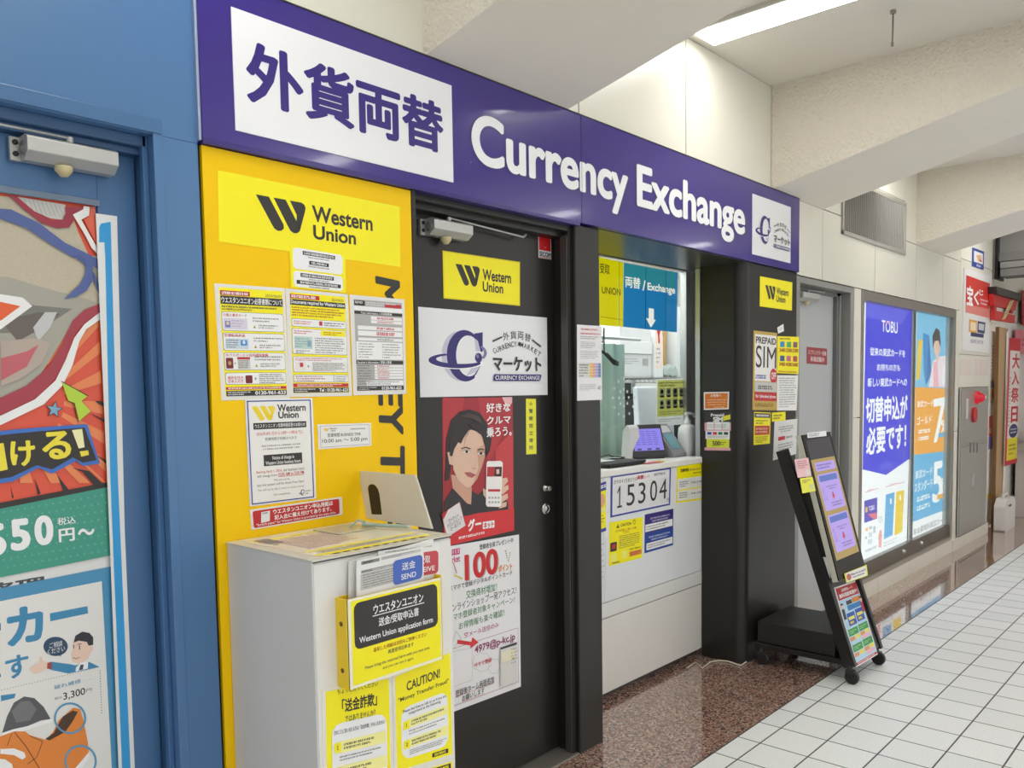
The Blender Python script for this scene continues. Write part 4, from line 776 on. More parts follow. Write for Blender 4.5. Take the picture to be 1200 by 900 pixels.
# ---- door closers
def closer(x0, x1, y, z, arm_to, label, knob=True):
    root = empty('door_closer', ((x0 + x1) / 2, y, z - .03), label, 'door closer')
    m1 = C('#c2c2bf', .35, metal=.4); pl = XPL(x0); b = MB(); h_ = .027; dp = .055
    prof = [(-y + .0, -h_), (-y + dp * .55, -h_), (-y + dp, -h_ + .018), (-y + dp, h_ - .006), (-y + dp - .012, h_), (-y, h_)]
    b.prism(pl, [(u, z + v) for u, v in prof], x0 - x1, 0, m1, m1); o = b.build('body', root, .002)
    b = MB(); b.box(x0 - .022, x0, y - .012, y, z - .028, z + .024, C('#b3b3b0', .4, metal=.4)); k = b.build('bracket', root, .001)
    for dz in (-.013, .012): c_ = MB(); c_.lathe((x0 - .011, y - .012, z + dz), (0, -1, 0), [(0, .006), (.003, .006), (.004, .003)], m_black2, 10); c_.build('screw', k)
    b = MB(); b.lathe((x0, y - .03, z), (-1, 0, 0), [(0, .016), (.003, .016), (.004, .010)], C('#7d7d7b', .4), 16); b.build('end_cap', root)
    if knob: b = MB(); b.lathe((x0 + (x1 - x0) * .42, y - .028, z - h_), (0, 0, -1), [(0, .019), (.010, .019), (.016, .014), (.022, .009), (.024, .001)], C('#cdbf94', .45), 16); b.build('knob', root)
    b = MB(); px = x0 + (x1 - x0) * .5; b.lathe((px, y - .03, z + h_), (0, 0, 1), [(0, .008), (.014, .008)], m1, 10); b.tube([(px, y - .03, z + h_ + .012), arm_to], .0035, m1, 8); b.tube([arm_to, (arm_to[0] + .02, arm_to[1] + .004, arm_to[2] + .012)], .004, m1, 8); b.build('arm', root)
    return root
closer(1.895, 2.075, YD, 2.012, (2.36, YD - .035, 2.033), 'grey door closer with a cream knob at the top of the black door')
closer(.675, .87, YB - .006, 2.018, (.35, YB - .03, 2.06), 'silver door closer with a cream knob at the top of the blue door')
closer(4.80, 5.05, D + .085, 1.995, (5.16, D + .05, 2.04), 'grey door closer on the grey service door beside the black column')
# lock on the black door
p = Vector((*FD.uv(639, 572), 0)); root = empty('door_lock', (p.x, YD, p.y - .06), 'chrome round knob and key cylinder on the black door', 'lock')
mchr = C('#b9b8b5', .18, metal=1)
b = MB(); b.lathe((p.x, YD, p.y), (0, -1, 0), [(0, .016), (.004, .016), (.005, .012), (.022, .013), (.026, .010)], mchr, 20); b.build('thumb_turn', root)
p2 = FD.uv(638.5, 596); b = MB(); b.lathe((p2[0], YD, p2[1]), (0, -1, 0), [(0, .024), (.006, .024), (.011, .020), (.008, .014), (.006, .013), (.012, .012), (.013, .001)], mchr, 24); b.build('key_cylinder', root)

# ---- exchange counter
ZC = 1.09; YC = 2.25
m_cnt = C('#e6eaec', .3); m_kick = C('#e5e2dc', .35, noise=.03, scale=5)
root = empty('exchange_counter', (3.4, 2.4, 0), 'white exchange counter between the narrow black pillar and the wide black column', 'counter')
b = MB(); b.box(2.75, 4.045, YC + .012, 2.49, .45, 1.06, C('#e1e4e5', .35)); b.build('cabinet', root)
b = MB(); b.box(2.75, 4.05, YC - .006, 2.66, 1.06, ZC, m_white); b.build('worktop', root, .004)
x = 2.75
for x1 in (3.105, 4.012): b = MB(); b.box(x + .0015, x1 - .0015, YC, YC + .012, .475, 1.057, m_cnt); b.build('front_panel', root, .001); x = x1
b = MB(); b.box(4.0135, 4.045, YC, YC + .012, .475, 1.057, m_cnt); b.build('front_panel', root)
b = MB(); b.box(2.75, 4.045, YC - .002, YC + .012, .402, .472, C('#e4e4e1', .35)); b.build('rail', root, .001)
b = MB(); b.box(2.75, 4.045, YC, YC + .02, .043, .397, m_kick); b.build('kick_panel', root, .001)
b = MB(); b.box(2.75, 4.04, YC + .05, 2.49, 0, .45, C('#57534f', .7)); b.build('plinth', root)
b = MB(); b.box(2.72, 4.4, 2.512, 2.6, 0, 1.055, C('#dcdcd9', .5)); struct('wall_back.005', b)
FK = FAC(YC); q = lambda x, y: (700 + x * 130 / 731, 520 + y * 160 / 900)
s = Sheet('rate_board', 'white exchange rate board showing 15304 in a blue frame, on the counter front', 'sign', FK, [q(88, 215), q(483, 158), q(477, 403), q(85, 487)], C('#3a46a0', .4), .002)
s.rect(.025, .035, .975, .955, C('#ecebec', .35)); s.text('次今の￥1万あたりの', .04, .10, .41, .21, ink2, .005).text('両替', .41, .075, .52, .185, redp, .03).text('レート', .53, .09, .62, .18, redp, .01).lines(.70, .07, .93, .17, 1, gline, .6, 3)
for i, (ch, a, c_) in enumerate((('1', .085, .18), ('5', .245, .375), ('3', .435, .555), ('0', .635, .755), ('4', .795, .93))):
    s.rect(.045 + .187 * i, .235, .22 + .187 * i, .93, C('#e4e4e6', .3)); s.text(ch, a, .27, c_, .80, pk, .0, 'digits')
s.text('円', .935, .80, .972, .90, pk, .0); s.done()
s = Sheet('notice', 'yellow business hours notice at the right end of the counter front', 'notice', FK, [q(525, 142), q(698, 120), q(693, 367), q(518, 393)], yl, .001)
s.rect(.03, .37, .95, .65, C('#ecebe6')).rect(.03, .68, .95, .95, C('#ecebe6')); s.text('営業時間', .13, .11, .43, .20, pk, .03).text('Business hours', .47, .12, .88, .19, ink2, .005).lines(.6, .24, .93, .28, 1, ink2, .7, 2)
for y in (.43, .72): s.lines(.10, y, .45, y + .17, 3, ink2, .5, int(y * 40)); s.text('9:30 AM - 5:30 PM', .53, y + .05, .92, y + .10, ink2, .01)
s.done()
s = Sheet('notice', 'yellow CAUTION notice with a phone symbol, below the exchange rate board', 'notice', FK, [q(78, 520), q(298, 483), q(295, 750), q(76, 808)], yl, .001)
s.text('CAUTION', .33, .07, .64, .14, pk, .02); s.part('picture').poly([(.20, .155), (.29, .155), (.245, .06)], pk).poly([(.236, .09), (.254, .09), (.25, .13), (.24, .13)], yl).line([(.70, .13), (.70, .05), (.76, .04), (.76, .13), (.72, .14)], .003, pk).rect(.03, .47, .22, .68, pk, .006).rect(.08, .52, .18, .62, redp)
s.text('スマホの落とし物にご注意\nください', .17, .20, .80, .31, dkred, .01).lines(.28, .34, .98, .66, 7, ink2, .45, 4).rect(.60, .78, .97, .90, C('#e58a4a')); s.lines(.60, .70, .95, .75, 1, pk, .7, 5).lines(.62, .80, .95, .88, 2, dkred, .5, 5).lines(.08, .93, .3, .97, 1, pk, .8, 2).rect(.06, .74, .22, .92, C('#f6f27a')).rect(.38, .72, .52, .90, C('#f6f27a')); s.done()
s = Sheet('notice', 'purple and blue notice with two white bands on the counter front, beside the CAUTION notice', 'notice', FK, [q(312, 467), q(500, 428), q(498, 668), q(310, 722)], C('#3b2f7c', .35), .001)
s.rect(0, .50, 1, 1, C('#27479c')).rect(.02, .27, .97, .46, w_).rect(.06, .76, .97, .94, w_); s.lines(.15, .10, .90, .25, 2, C('#cfc8e6'), .5, 3, True).lines(.05, .30, .93, .43, 2, ink2, .45, 4).lines(.12, .58, .9, .73, 2, C('#cfd8f0'), .5, 5, True).lines(.10, .79, .93, .91, 2, ink2, .45, 6); s.done()
s = Sheet('poster', 'blue and yellow flyer half hidden behind the pillar, left end of the counter front', 'poster', FK, [(685, 572), (710, 564), (710, 622), (685, 631)], yl, .001)
s.rect(0, 0, 1, .17, C('#3a46a0')).rect(0, .93, 1, 1, C('#3a46a0')); s.part('picture').ell(.78, .36, .16, .14, C('#e8b08a')).rect(.3, .52, .97, .60, C('#f4ef9a')); s.lines(.2, .64, .95, .88, 4, ink2, .4, 3).lines(.5, .04, .98, .13, 1, w_, .7, 2); s.done()
for i, (y0, y1) in enumerate(((640, 676),)):
    s = Sheet('notice', 'pale price list on the left panel of the counter front, beside the black pillar', 'notice', FK, [(690, 636), (711, 630), (710, 690), (690, 698)], C('#dfe3e6', .4), .0008); s.lines(.1, .05, .9, .9, 8, C('#a9b0b8'), .2, 2); s.done()

# ---- things on the counter
def on(px, py, z=ZC):
    dr = ray(px, py); t = (z - EYE) / dr.z; return CAMO + dr * t
# tray with leads
p = on(722, 546); x, y = 3.36, 2.385
b = MB(); mt = C('#1f1f22', .35)
for z0, z1, g in ((ZC, ZC + .008, 0), (ZC + .008, ZC + .022, .006)): b.box(x - .15 - g, x + .15 + g, y - .095 - g, y + .095 + g, z0, z1, mt)
o = b.build('coin_tray', None, .006); tag(o, 'shallow black coin tray on the left of the counter', 'tray')
k = MB(); k.box(x - .13, x + .13, y - .075, y + .075, ZC + .022, ZC + .024, C('#3a3a3e', .5)); k.build('rubber_mat', o)
b = MB(); b.box(x - .14, x - .0, y - .02, y + .07, ZC + .0245, ZC + .027, w_); o = b.build('receipt', None); tag(o, 'white slip of paper lying on the black coin tray', 'paper')
b = MB(); b.tube([(x - .05, y + .08, ZC + .029), (x + .02, y + .03, ZC + .05), (x + .09, y + .06, ZC + .035), (x + .13, y + .01, ZC + .03), (x + .06, y - .03, ZC + .032), (x + .02, y + .02, ZC + .030)], .003, mt, 8); o = b.build('cable'); tag(o, 'thin black lead coiled on the coin tray', 'cable')
# tablet on its stand
c0 = Vector((3.775, 2.42, ZC)); w, h = .20, .165; tl = math.radians(22)
root = empty('customer_display', c0, 'black customer display with a purple screen, leaning back on the counter', 'display')
rt = Vector((.88, -.47, 0)).normalized(); up = (Vector((.47, .88, 0)) * math.sin(tl) + Vector((0, 0, math.cos(tl)))).normalized(); up = (up - rt * up.dot(rt)).normalized(); nn = rt.cross(up)
cc = c0 + up * (h / 2 + .02)
b = MB(); b.obox(cc - nn * .010, rt * w / 2, up * (h / 2 + .012), nn * .010, C('#3c3a40', .3)); b.build('housing', root, .006)
b = MB(); b.obox(c0 + Vector((.02, .04, .008)), rt * .085, Vector((.02, .04, 0)), Vector((0, 0, .008)), mt); b.obox(c0 + Vector((0, .06, .045)), rt * .03, up * .05, nn * .008, mt); b.build('base', root, .004)
tp = PL(cc + nn * .0005, rt, up)
b = MB(); ms = C('#8f86ea', .2, emit=.75); b.prism(tp, [(-.088, -.055), (.088, -.055), (.088, .068), (-.088, .068)], 0, .0008, ms)
o = b.build('screen', root); k = MB(); rr = random.Random(4); mtx = C('#5a52b8', .3, emit=.5)
for i in range(7):
    for j in range(4): k.face([tp.w(a, c_, .0012) for a, c_ in ((-.075 + .036 * j, .05 - .012 * i), (-.05 + .036 * j + rr.random() * .008, .05 - .012 * i), (-.05 + .036 * j, .053 - .012 * i), (-.075 + .036 * j, .053 - .012 * i))], mtx)
for j in (-.06, 0, .05): k.face([tp.w(j + a, c_, .0012) for a, c_ in ((-.012, -.052), (.012, -.052), (.012, -.043), (-.012, -.043))], C('#54507a', .3, emit=.3))
k.build('lettering', o)
# white curved back of the desk phone/printer behind the display
b = MB(); px0 = at(735.5, 510, 2.50).x; pf = XPL(px0); b.prism(pf, [(-2.54, ZC), (-2.485, ZC), (-2.482, ZC + .12), (-2.488, ZC + .17), (-2.505, ZC + .185), (-2.53, ZC + .15), (-2.54, ZC + .05)], -.085, 0, C('#e4e4e4', .35)); 
o = b.build('receipt_printer', None, .006); tag(o, 'white curved receipt printer standing behind the purple customer display', 'printer')
# card reader, grey wedge with lit panel
x0, x1, y0 = 3.895, 4.03, 2.36
b = MB(); wp = XPL(x0); b.prism(wp, [(-y0 - .16, ZC), (-y0, ZC), (-y0, ZC + .02), (-y0 - .12, ZC + .175), (-y0 - .16, ZC + .175)], x0 - x1, 0, C('#8d8f93', .35)); o = b.build('card_reader', None, .004); tag(o, 'grey wedge shaped card reader on the counter beside the pump bottle', 'card reader')
sl = PL((x0, y0, ZC + .02), (1, 0, 0), (0, .12, .155)); L = math.hypot(.12, .155); k = MB(); k.prism(sl, [(.025, .03), (.115, .03), (.115, L * .68), (.025, L * .68)], .0005, .002, C('#6fa3b0', .25)); k.build('touch_pad', o)
k = MB(); k.prism(sl, [(.02, L * .72), (.12, L * .72), (.12, L * .95), (.02, L * .95)], .0005, .002, C('#dfe1e2', .3)); k.build('label_plate', o)
k = MB(); k.prism(wp, [(-y0 - .15, ZC + .135), (-y0 - .115, ZC + .135), (-y0 - .125, ZC + .168), (-y0 - .15, ZC + .168)], .0005, .002, C('#c98a3a', .4)); k.build('sticker', o)
# pump bottle
BX, BY = 4.092, 2.388
root = empty('pump_bottle', (BX, BY, ZC), 'white hand sanitiser pump bottle on the counter next to the wide column', 'bottle')
mw2 = C('#e9ebea', .3)
b = MB(); pts = []
for k_, (z, rx, ry) in enumerate(((0, .050, .036), (.005, .054, .04), (.12, .054, .04), (.155, .05, .036), (.168, .03, .026), (.172, .02, .02))):
    pts.append([(BX + rx * (1 if abs(math.cos(t)) > 0 else 1) * math.copysign(abs(math.cos(t)) ** .5, math.cos(t)), BY + ry * math.copysign(abs(math.sin(t)) ** .5, math.sin(t)), ZC + z) for t in [math.tau * j / 28 for j in range(28)]])
vs = [p for r_ in pts for p in r_]; b.raw(vs, [(i * 28 + j, i * 28 + (j + 1) % 28, (i + 1) * 28 + (j + 1) % 28, (i + 1) * 28 + j) for i in range(len(pts) - 1) for j in range(28)], mw2, True); b.raw(pts[0], [tuple(reversed(range(28)))], mw2); b.build('body', root)
b = MB(); b.lathe((BX, BY, ZC + .170), (0, 0, 1), [(0, .019), (.022, .019), (.026, .012), (.05, .007), (.056, .007)], mw2, 18); b.tube([(BX - .015, BY + .002, ZC + .232), (BX + .02, BY - .004, ZC + .232), (BX + .055, BY - .01, ZC + .226), (BX + .06, BY - .011, ZC + .21)], [.009, .008, .006, .005], mw2, 10); b.build('pump', root)
# flyers under the display
for i, (cx_, cy_, a, cl, lab) in enumerate(((3.64, 2.30, .12, '#d9d23a', 'yellow leaflet lying flat on the counter edge in front of the purple display'), (3.56, 2.285, -.08, '#c8503a', 'red edged leaflet lying on the counter beside the coin tray'))):
    b = MB(); b.obox((cx_, cy_, ZC + .0012 + .0012 * i), (.07 * math.cos(a), .07 * math.sin(a), 0), (-.028 * math.sin(a), .028 * math.cos(a), 0), (0, 0, .0006), C(cl, .4)); o = b.build('leaflet'); tag(o, lab, 'leaflet')

# ---- sheets hung inside the glass
GP = FAC(YG + .010); W_GLOW = C('#fbf6ea', .4, emit=.85)  # yellow and blue sheets and their lettering glow by emission, imitating office backlight
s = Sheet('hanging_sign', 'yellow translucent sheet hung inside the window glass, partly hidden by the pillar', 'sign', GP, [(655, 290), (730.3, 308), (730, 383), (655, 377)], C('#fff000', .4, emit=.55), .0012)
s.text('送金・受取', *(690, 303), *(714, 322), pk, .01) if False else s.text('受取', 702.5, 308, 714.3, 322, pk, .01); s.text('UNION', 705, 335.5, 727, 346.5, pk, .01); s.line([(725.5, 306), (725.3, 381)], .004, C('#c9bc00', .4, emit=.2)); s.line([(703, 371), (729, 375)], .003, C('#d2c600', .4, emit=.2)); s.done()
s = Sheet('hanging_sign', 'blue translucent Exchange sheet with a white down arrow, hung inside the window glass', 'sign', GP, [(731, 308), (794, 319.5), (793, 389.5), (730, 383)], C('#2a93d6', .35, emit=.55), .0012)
s.rect(.0, .0, .96, .34, C('#3aa3b4', .35, emit=.55)); s.text('両替', 732.3, 323, 750.2, 339, W_GLOW, .02).text('/', 752.5, 328, 756.5, 341, W_GLOW, .02).text('Exchange', 758.5, 331, 790.8, 347, W_GLOW, .025)
s.part('arrow').poly([(760, 361), (766, 362), (766, 374.5), (768.3, 375), (762.5, 384), (756.8, 372.8), (760, 373.3)], W_GLOW); s.part('root').line([(756.5, 314), (756, 385)], .006, C('#1a6ba6', .4, emit=.3)); s.line([(780, 317), (779.5, 387)], .005, C('#1a6ba6', .4, emit=.3)); s.done()
q = lambda x, y: (700 + x * .2, 370 + y * .2)
s = Sheet('poster', 'pale yellow poster with eight small black pictures, taped inside the window glass', 'poster', GP, [q(345, 370), q(520, 368), q(518, 635), q(342, 650)], T('#fbfbfb', .6), .001)
s.rect(.04, .03, .96, .80, T('#f2f28c', .6)); s.part('picture')
for i in range(4):
    for j in range(2): x, y = .10 + .22 * i, .20 + .24 * j; s.rect(x, y, x + .16, y + .15, C('#e8e8d8')).ell(x + .08, y + .07, .045, .045, pk).rect(x + .02, y + .15, x + .15, y + .19, pk)
s.lines(.08, .06, .92, .17, 2, ink2, .5, 2).lines(.1, .68, .9, .77, 2, gline, .4, 3).lines(.06, .84, .94, .92, 2, gline, .4, 3); s.done()
# speaking holes ring as a round plate of holes in the glass
b = MB(); cx_, cz = FAC(YG).uv(731, 466)
for r_, n in ((.0, 1), (.045, 8), (.10, 12)):
    for k in range(n): a = math.tau * k / n; c_ = (cx_ + r_ * math.cos(a), YG - .0005, cz + r_ * math.sin(a)); b.lathe(c_, (0, -1, 0), [(0, .008), (.001, .008)], C('#e6efec', .3), 12)
o = b.build('speaking_hole', w2); o['kind'] = 'stuff'

# ---- room behind the glass
b = MB(); mg2 = C('#c9e2d8', .7, noise=.08, scale=8); n = 48
CX_1 = at(728, 450, 2.80).x; CZ1 = at(715, 397, 2.80).z
xs = [CX_1 - 1.0 + k / n for k in range(n + 1)]; ys = [2.80 + .035 * math.sin(k * 1.15) + .012 * math.sin(k * 2.9) for k in range(n + 1)]
vs = [(x, y, .15) for x, y in zip(xs, ys)] + [(x, y, CZ1 - .03) for x, y in zip(xs, ys)]; vs += [(v[0], v[1] + .004, v[2]) for v in vs]
N = n + 1; b.raw(vs, [(k, k + 1, N + k + 1, N + k) for k in range(n)] + [(2 * N + k + 1, 2 * N + k, 3 * N + k, 3 * N + k + 1) for k in range(n)], mg2, True)
o = b.build('curtain'); tag(o, 'pale green pleated curtain seen through the left of the window', 'curtain')
k = MB(); k.tube([(CX_1 - 1.3, 2.80, CZ1 + .005), (CX_1 + .2, 2.80, CZ1 + .005)], .010, m_alu, 8); k.build('rail', o)
hp = [at(px, py, 2.72) for px, py in ((702, 410), (708, 413.5), (714, 420), (719, 426), (724, 427.5), (724, 425), (717, 421), (711, 414.5))]
root = empty('coat_hanger', hp[3], 'dark coat hanger hooked in front of the green curtain', 'hanger')
hk = MB(); hk.tube(hp, .008, C('#35373a', .4), 10); hk.build('arm', root)
hk = MB(); x = hp[1].x; hk.tube([hp[1], (x, 2.72, 1.80), (x, 2.73, CZ1 - .03), (x, 2.775, CZ1 + .02)], .004, C('#35373a', .4), 8); hk.build('hook', root)
# wire shelf rack
SY0, SY1 = 3.10, 3.55
SX0, SX1, SZ = at(726.5, 443, SY0).x, at(804, 445, SY0).x, at(760, 443, SY0).z
root = empty('wire_rack', ((SX0 + SX1) / 2, 3.3, 0), 'chromed wire shelf rack behind the window with white boxes on top', 'shelf')
ch = C('#b9bcbd', .3, metal=.6)
for x in (SX0, SX1):
    for y in (SY0, SY1): b = MB(); b.tube([(x, y, 0), (x, y, SZ + .005)], .013, ch, 10); b.build('post', root)
for z in (SZ, 1.12, .55):
    b = MB(); b.tube([(SX0, SY0, z), (SX1, SY0, z), (SX1, SY1, z), (SX0, SY1, z), (SX0, SY0, z)], .005, ch, 6); b.tube([(SX0, SY0, z - .03), (SX1, SY0, z - .03)], .004, ch, 6)
    for k in range(40): x = SX0 + (SX1 - SX0) * k / 39; b.tube([(x, SY0, z), (x, SY1, z)], .0022, ch, 5, False)
    for k in range(31): x = SX0 + (SX1 - SX0) * k / 31; b.tube([(x, SY0, z - .03 if k % 2 else z), (x + (SX1 - SX0) / 31, SY0, z if k % 2 else z - .03)], .0028, ch, 5, False)
    b.build('shelf', root)
def carton(x0, x1, y0, y1, z0, z1, m, label, print_=True, name='carton'):
    b = MB(); b.box(x0, x1, y0, y1, z0, z1, m); o = b.build(name, None, .003); tag(o, label, 'box')
    pl_ = FAC(y0)
    if print_:
        s = Sheet('printing', 0, 0, pl_, uq(pl_, x0 + .01, z0 + .01, x1 - .01, z1 - .01), m, .0006, root=o, uvs=True)
        s.lines(.1, .12, .62, .45, 3, C('#8a8d90'), .4, int(z0 * 100), part='root').rect(.70, .12, .92, .55, C('#d4d6d8'))
        for k in range(6): s.rect(.72 + .032 * k, .15, .735 + .032 * k, .5, C('#6d7073'))
        s.done()
    k = MB(); k.box(x0 + .001, x1 - .001, (y0 + y1) / 2 - .02, (y0 + y1) / 2 + .02, z1, z1 + .0006, C('#d9d0b8', .3)); k.build('tape', o)
mc = C('#d9d9dc', .5); g = SZ + .006; CYF = 3.13
X_ = lambda px, py=420: at(px, py, CYF).x
Z_ = lambda px, py: at(px, py, CYF).z
z1 = Z_(745, 414.5); z2 = Z_(745, 399.5)
carton(X_(727.5), X_(765), CYF + .01, 3.50, g, z1 - .001, mc, 'white carton resting on the wire rack, lowest of the stack', True)
carton(X_(727), X_(764.5), CYF, 3.505, z1, z2 - .001, C('#e3e3e4', .5), 'flat white box lying between the two printed white cartons', False, 'box_lid')
carton(X_(729.5), X_(766), CYF + .02, 3.5, z2, z2 + .17, mc, 'white carton on top of the stack, just under the blue sheet', True)
carton(X_(777.5), X_(791), CYF + .07, 3.5, g, g + .60, C('#c99f66', .6), 'tan cardboard box standing on the wire rack beside the refill pouch', False)
carton(X_(793), X_(803), CYF, 3.5, g, g + .50, C('#e6ecf2', .5), 'tall pale box at the right end of the wire rack', False)
xa, xb = X_(766), X_(777.5); xm = (xa + xb) / 2; dx = (xb - xa) / 2 - .006
root = empty('refill_pouch', (xm, 3.16, g), 'white refill pouch with a red mark, between the cartons on the wire rack', 'pouch')
b = MB(); pp = FAC(3.19); b.prism(pp, [(xm - dx, g), (xm + dx, g), (xm + dx * .95, g + .28), (xm + dx * .5, g + .36), (xm + dx * .4, g + .42), (xm - dx * .2, g + .42), (xm - dx * .3, g + .36), (xm - dx * .95, g + .28)], 0, .06, C('#eef0f2', .3)); b.build('bag', root, .008)
s = Sheet('printing', 0, 0, FAC(3.13), uq(FAC(3.13), xm - dx * .85, g + .06, xm + dx * .85, g + .36), C('#f4e2da', .35), .0005, root=root, uvs=True); s.line([(.25, .02), (.5, .22), (.8, .02)], .022, redp); s.line([(.5, .2), (.55, .4)], .02, redp); s.lines(.2, .5, .8, .9, 4, C('#7a95b8'), .4, 3); s.done()
b = MB(); rr = random.Random(3); xa, xb = X_(779), X_(792)
for k in range(9): a = xa + (xb - xa) * (k + .5) / 9; b.obox((a, 3.135 + .01 * rr.random(), g + .047), (.03, .01 * rr.random(), .02 * rr.random()), (0, .02, .005), (0, .012 * rr.random(), .03), C('#a9b4b2', .3))
o = b.build('plastic_bag', None, .01); tag(o, 'crumpled grey plastic bag lying on the wire rack in front of the cardboard box', 'bag')
# dark electronics on the lower shelves
for i, (p0, p1, z0, h_, lab) in enumerate(((729, 748, 1.13, .26, 'dark grey printer on the middle shelf of the wire rack, left end'), (750, 780, 1.13, .30, 'black electronic unit on the middle shelf of the wire rack, behind the white monitor'), (735, 770, .56, .25, 'dark box on the lowest shelf of the wire rack'))):
    x0, x1 = at(p0, 480, 3.16).x, at(p1, 480, 3.16).x
    b = MB(); b.box(x0, x1, 3.16, 3.48, z0, z0 + h_, C('#3b3e41', .4)); o = b.build('office_device', None, .01); tag(o, lab, 'device'); k = MB(); k.box(x0 + .04, x1 - .04, 3.152, 3.16, z0 + .04, z0 + .08, C('#8f9497', .4)); k.build('slot_panel', o)
b = MB(); b.box(SX0, SX1, SY1 + .02, SY1 + .05, .8, SZ - .02, C('#5d6668', .6)); o = b.build('back_panel'); tag(o, 'dark grey panel standing behind the wire rack', 'panel')
# staff monitor seen from behind, inner desk
b = MB(); b.box(3.75, 5.3, 2.87, 3.05, 1.02, 1.05, m_white); b.box(3.80, 5.25, 2.9, 3.03, .002, 1.02, C('#d2d4d3', .5)); o = b.build('staff_desk', None, .004); tag(o, 'white staff desk behind the counter glass', 'desk')
MX0 = at(747, 470, 2.93).x; MZ1 = at(750, 453, 2.93).z
root = empty('staff_monitor', (MX0 + .2, 2.94, 1.05), 'white staff computer monitor seen from behind through the window', 'monitor')
b = MB(); b.obox((MX0 + .21, 2.94, MZ1 - .20), (.21, .0, 0), (0, .022, 0), (-.012, .0, .20), C('#cfd4dc', .3)); b.build('housing', root, .012)
b = MB(); b.box(MX0 + .12, MX0 + .28, 2.90, 3.04, 1.05, 1.062, m_alu); b.box(MX0 + .17, MX0 + .23, 2.963, 2.985, 1.06, 1.2, m_alu); b.build('stand', root, .003)
x0 = MX0 + .45
b = MB(); b.box(x0, x0 + .13, 2.89, 3.0, 1.05, 1.24, C('#3a3d42', .4)); o = b.build('terminal', None, .008); tag(o, 'dark card terminal on the staff desk, right of the white monitor', 'terminal'); k = MB(); k.box(x0 + .015, x0 + .115, 2.884, 2.89, 1.14, 1.225, C('#aab0b6', .3)); k.build('screen', o)
b = MB(); x0 = at(796, 370, 4.5).x; b.box(x0 - .1, x0 + .9, 4.5, 4.898, .0, 2.0, C('#8a6f55', .6)); b.box(x0 - .11, x0 + .91, 4.48, 4.5, 1.7, 1.73, C('#6d553f', .6)); o = b.build('cupboard', None, .004); tag(o, 'brown cupboard against the far wall of the office', 'cupboard')
# ================================================================ LEFT SHOP DOOR: window posters
FB = FAC(YB - .006); GB = YB + .012; FGL = FAC(GB)
s = Sheet('window_frame_sticker', 'white edging with a bright blue stripe along the right side of the blue door window', 'sticker', FAC(YB), [(112, 250), (137, 253.5), (146, 620), (158, 905), (139, 905), (128, 620)], C('#e9e9e6', .35), .0008)
s.poly([(118, 262), (129.5, 260), (138, 560), (153, 905), (143, 905), (129, 560), (123, 300), (122, 284), (116, 284), (116, 267)], C('#2f9ede', .35)); s.done()
s = Sheet('poster', 'orange comic burst shoe repair poster with a green price band, on the blue door window', 'poster', FGL, [(-90, 214), (110, 241), (131, 650), (-90, 694)], C('#e2553a', .3), .0010)
s.part('picture'); cl = lambda h: C(h, .35)
c0 = (20, 470)
for k in range(26):
    a0 = math.tau * k / 26; a1 = a0 + math.tau / 62
    if math.cos(a0) * 118 + 20 > 10 and k % 1 == 0:
        r0, r1 = 55, 150; pts = [(c0[0] + r0 * math.cos(a0), c0[1] + r0 * math.sin(a0)), (c0[0] + r1 * math.cos(a0), c0[1] + r1 * math.sin(a0)), (c0[0] + r1 * math.cos(a1), c0[1] + r1 * math.sin(a1)), (c0[0] + r0 * math.cos(a1), c0[1] + r0 * math.sin(a1))]
        lim = lambda p: (min(p[0], 108 + (p[1] - 241) * .05), min(max(p[1], 300), 566))
        s.poly([lim(p) for p in pts], cl('#ee8a55'))
beige, beige2 = C('#c3b9a4', .8, noise=.12, scale=240), cl('#a9a699')
s.poly([(-89, 222), (12, 231), (25, 240), (40, 252), (60, 266), (76, 266), (86, 258), (92, 274), (104, 300), (113, 300), (115.5, 356), (100, 364), (80, 366), (0, 352), (-89, 338)], beige)
s.poly([(-89, 318), (10, 325), (60, 340), (100, 350), (115.5, 356), (100, 366), (84, 378), (70, 402), (40, 450), (0, 470), (-89, 480)], beige2)
s.poly([(-89, 338), (0, 346), (40, 358), (84, 362), (60, 378), (30, 390), (-89, 392)], cl('#7d7c74')); s.poly([(0, 376), (45, 366), (70, 368), (50, 384), (20, 400)], cl('#6a5f5a')); s.poly([(38, 384), (52, 366), (66, 366), (58, 384), (44, 400)], cl('#c6c6c6'))
s.poly([(15, 230), (76, 240), (78, 250), (74, 258), (58, 256), (38, 247)], cl('#cfcdc8'))
for k in range(9): s.line([(28 + 5 * k, 233 + k), (34 + 5 * k, 250 + k * .6)], .0012, cl('#aaa8a4'))
s.poly([(8, 229), (19, 231), (40, 249), (60, 259), (72, 258), (76, 250), (75, 243), (97, 244), (96, 248), (85, 250), (86, 258), (80, 267), (66, 268), (48, 262), (28, 247)], cl('#9c3043'))
s.poly([(-89, 238), (0, 245), (12, 246), (45, 262), (75, 285), (100, 297), (113, 304), (114, 316), (98, 306), (84, 302), (60, 288), (30, 268), (0, 257), (-89, 250)], cl('#51639c'))
s.poly([(84, 300), (95, 308), (106, 322), (114.5, 345), (115, 336), (110, 322), (100, 306), (92, 298)], cl('#495a92')); s.poly([(101, 300), (108, 304), (107, 330), (100, 341), (88, 348), (74, 351), (82, 343), (92, 334), (98, 322)], cl('#51639c'))
s.poly([(84, 252), (90, 249), (96, 246), (97, 242), (104, 243), (103, 253), (94, 258), (112, 290), (113, 298), (106, 291), (96, 272)], cl('#efeeec')); s.poly([(97, 258), (103, 254), (105, 243), (109.5, 243), (112, 288)], cl('#e2664c'))
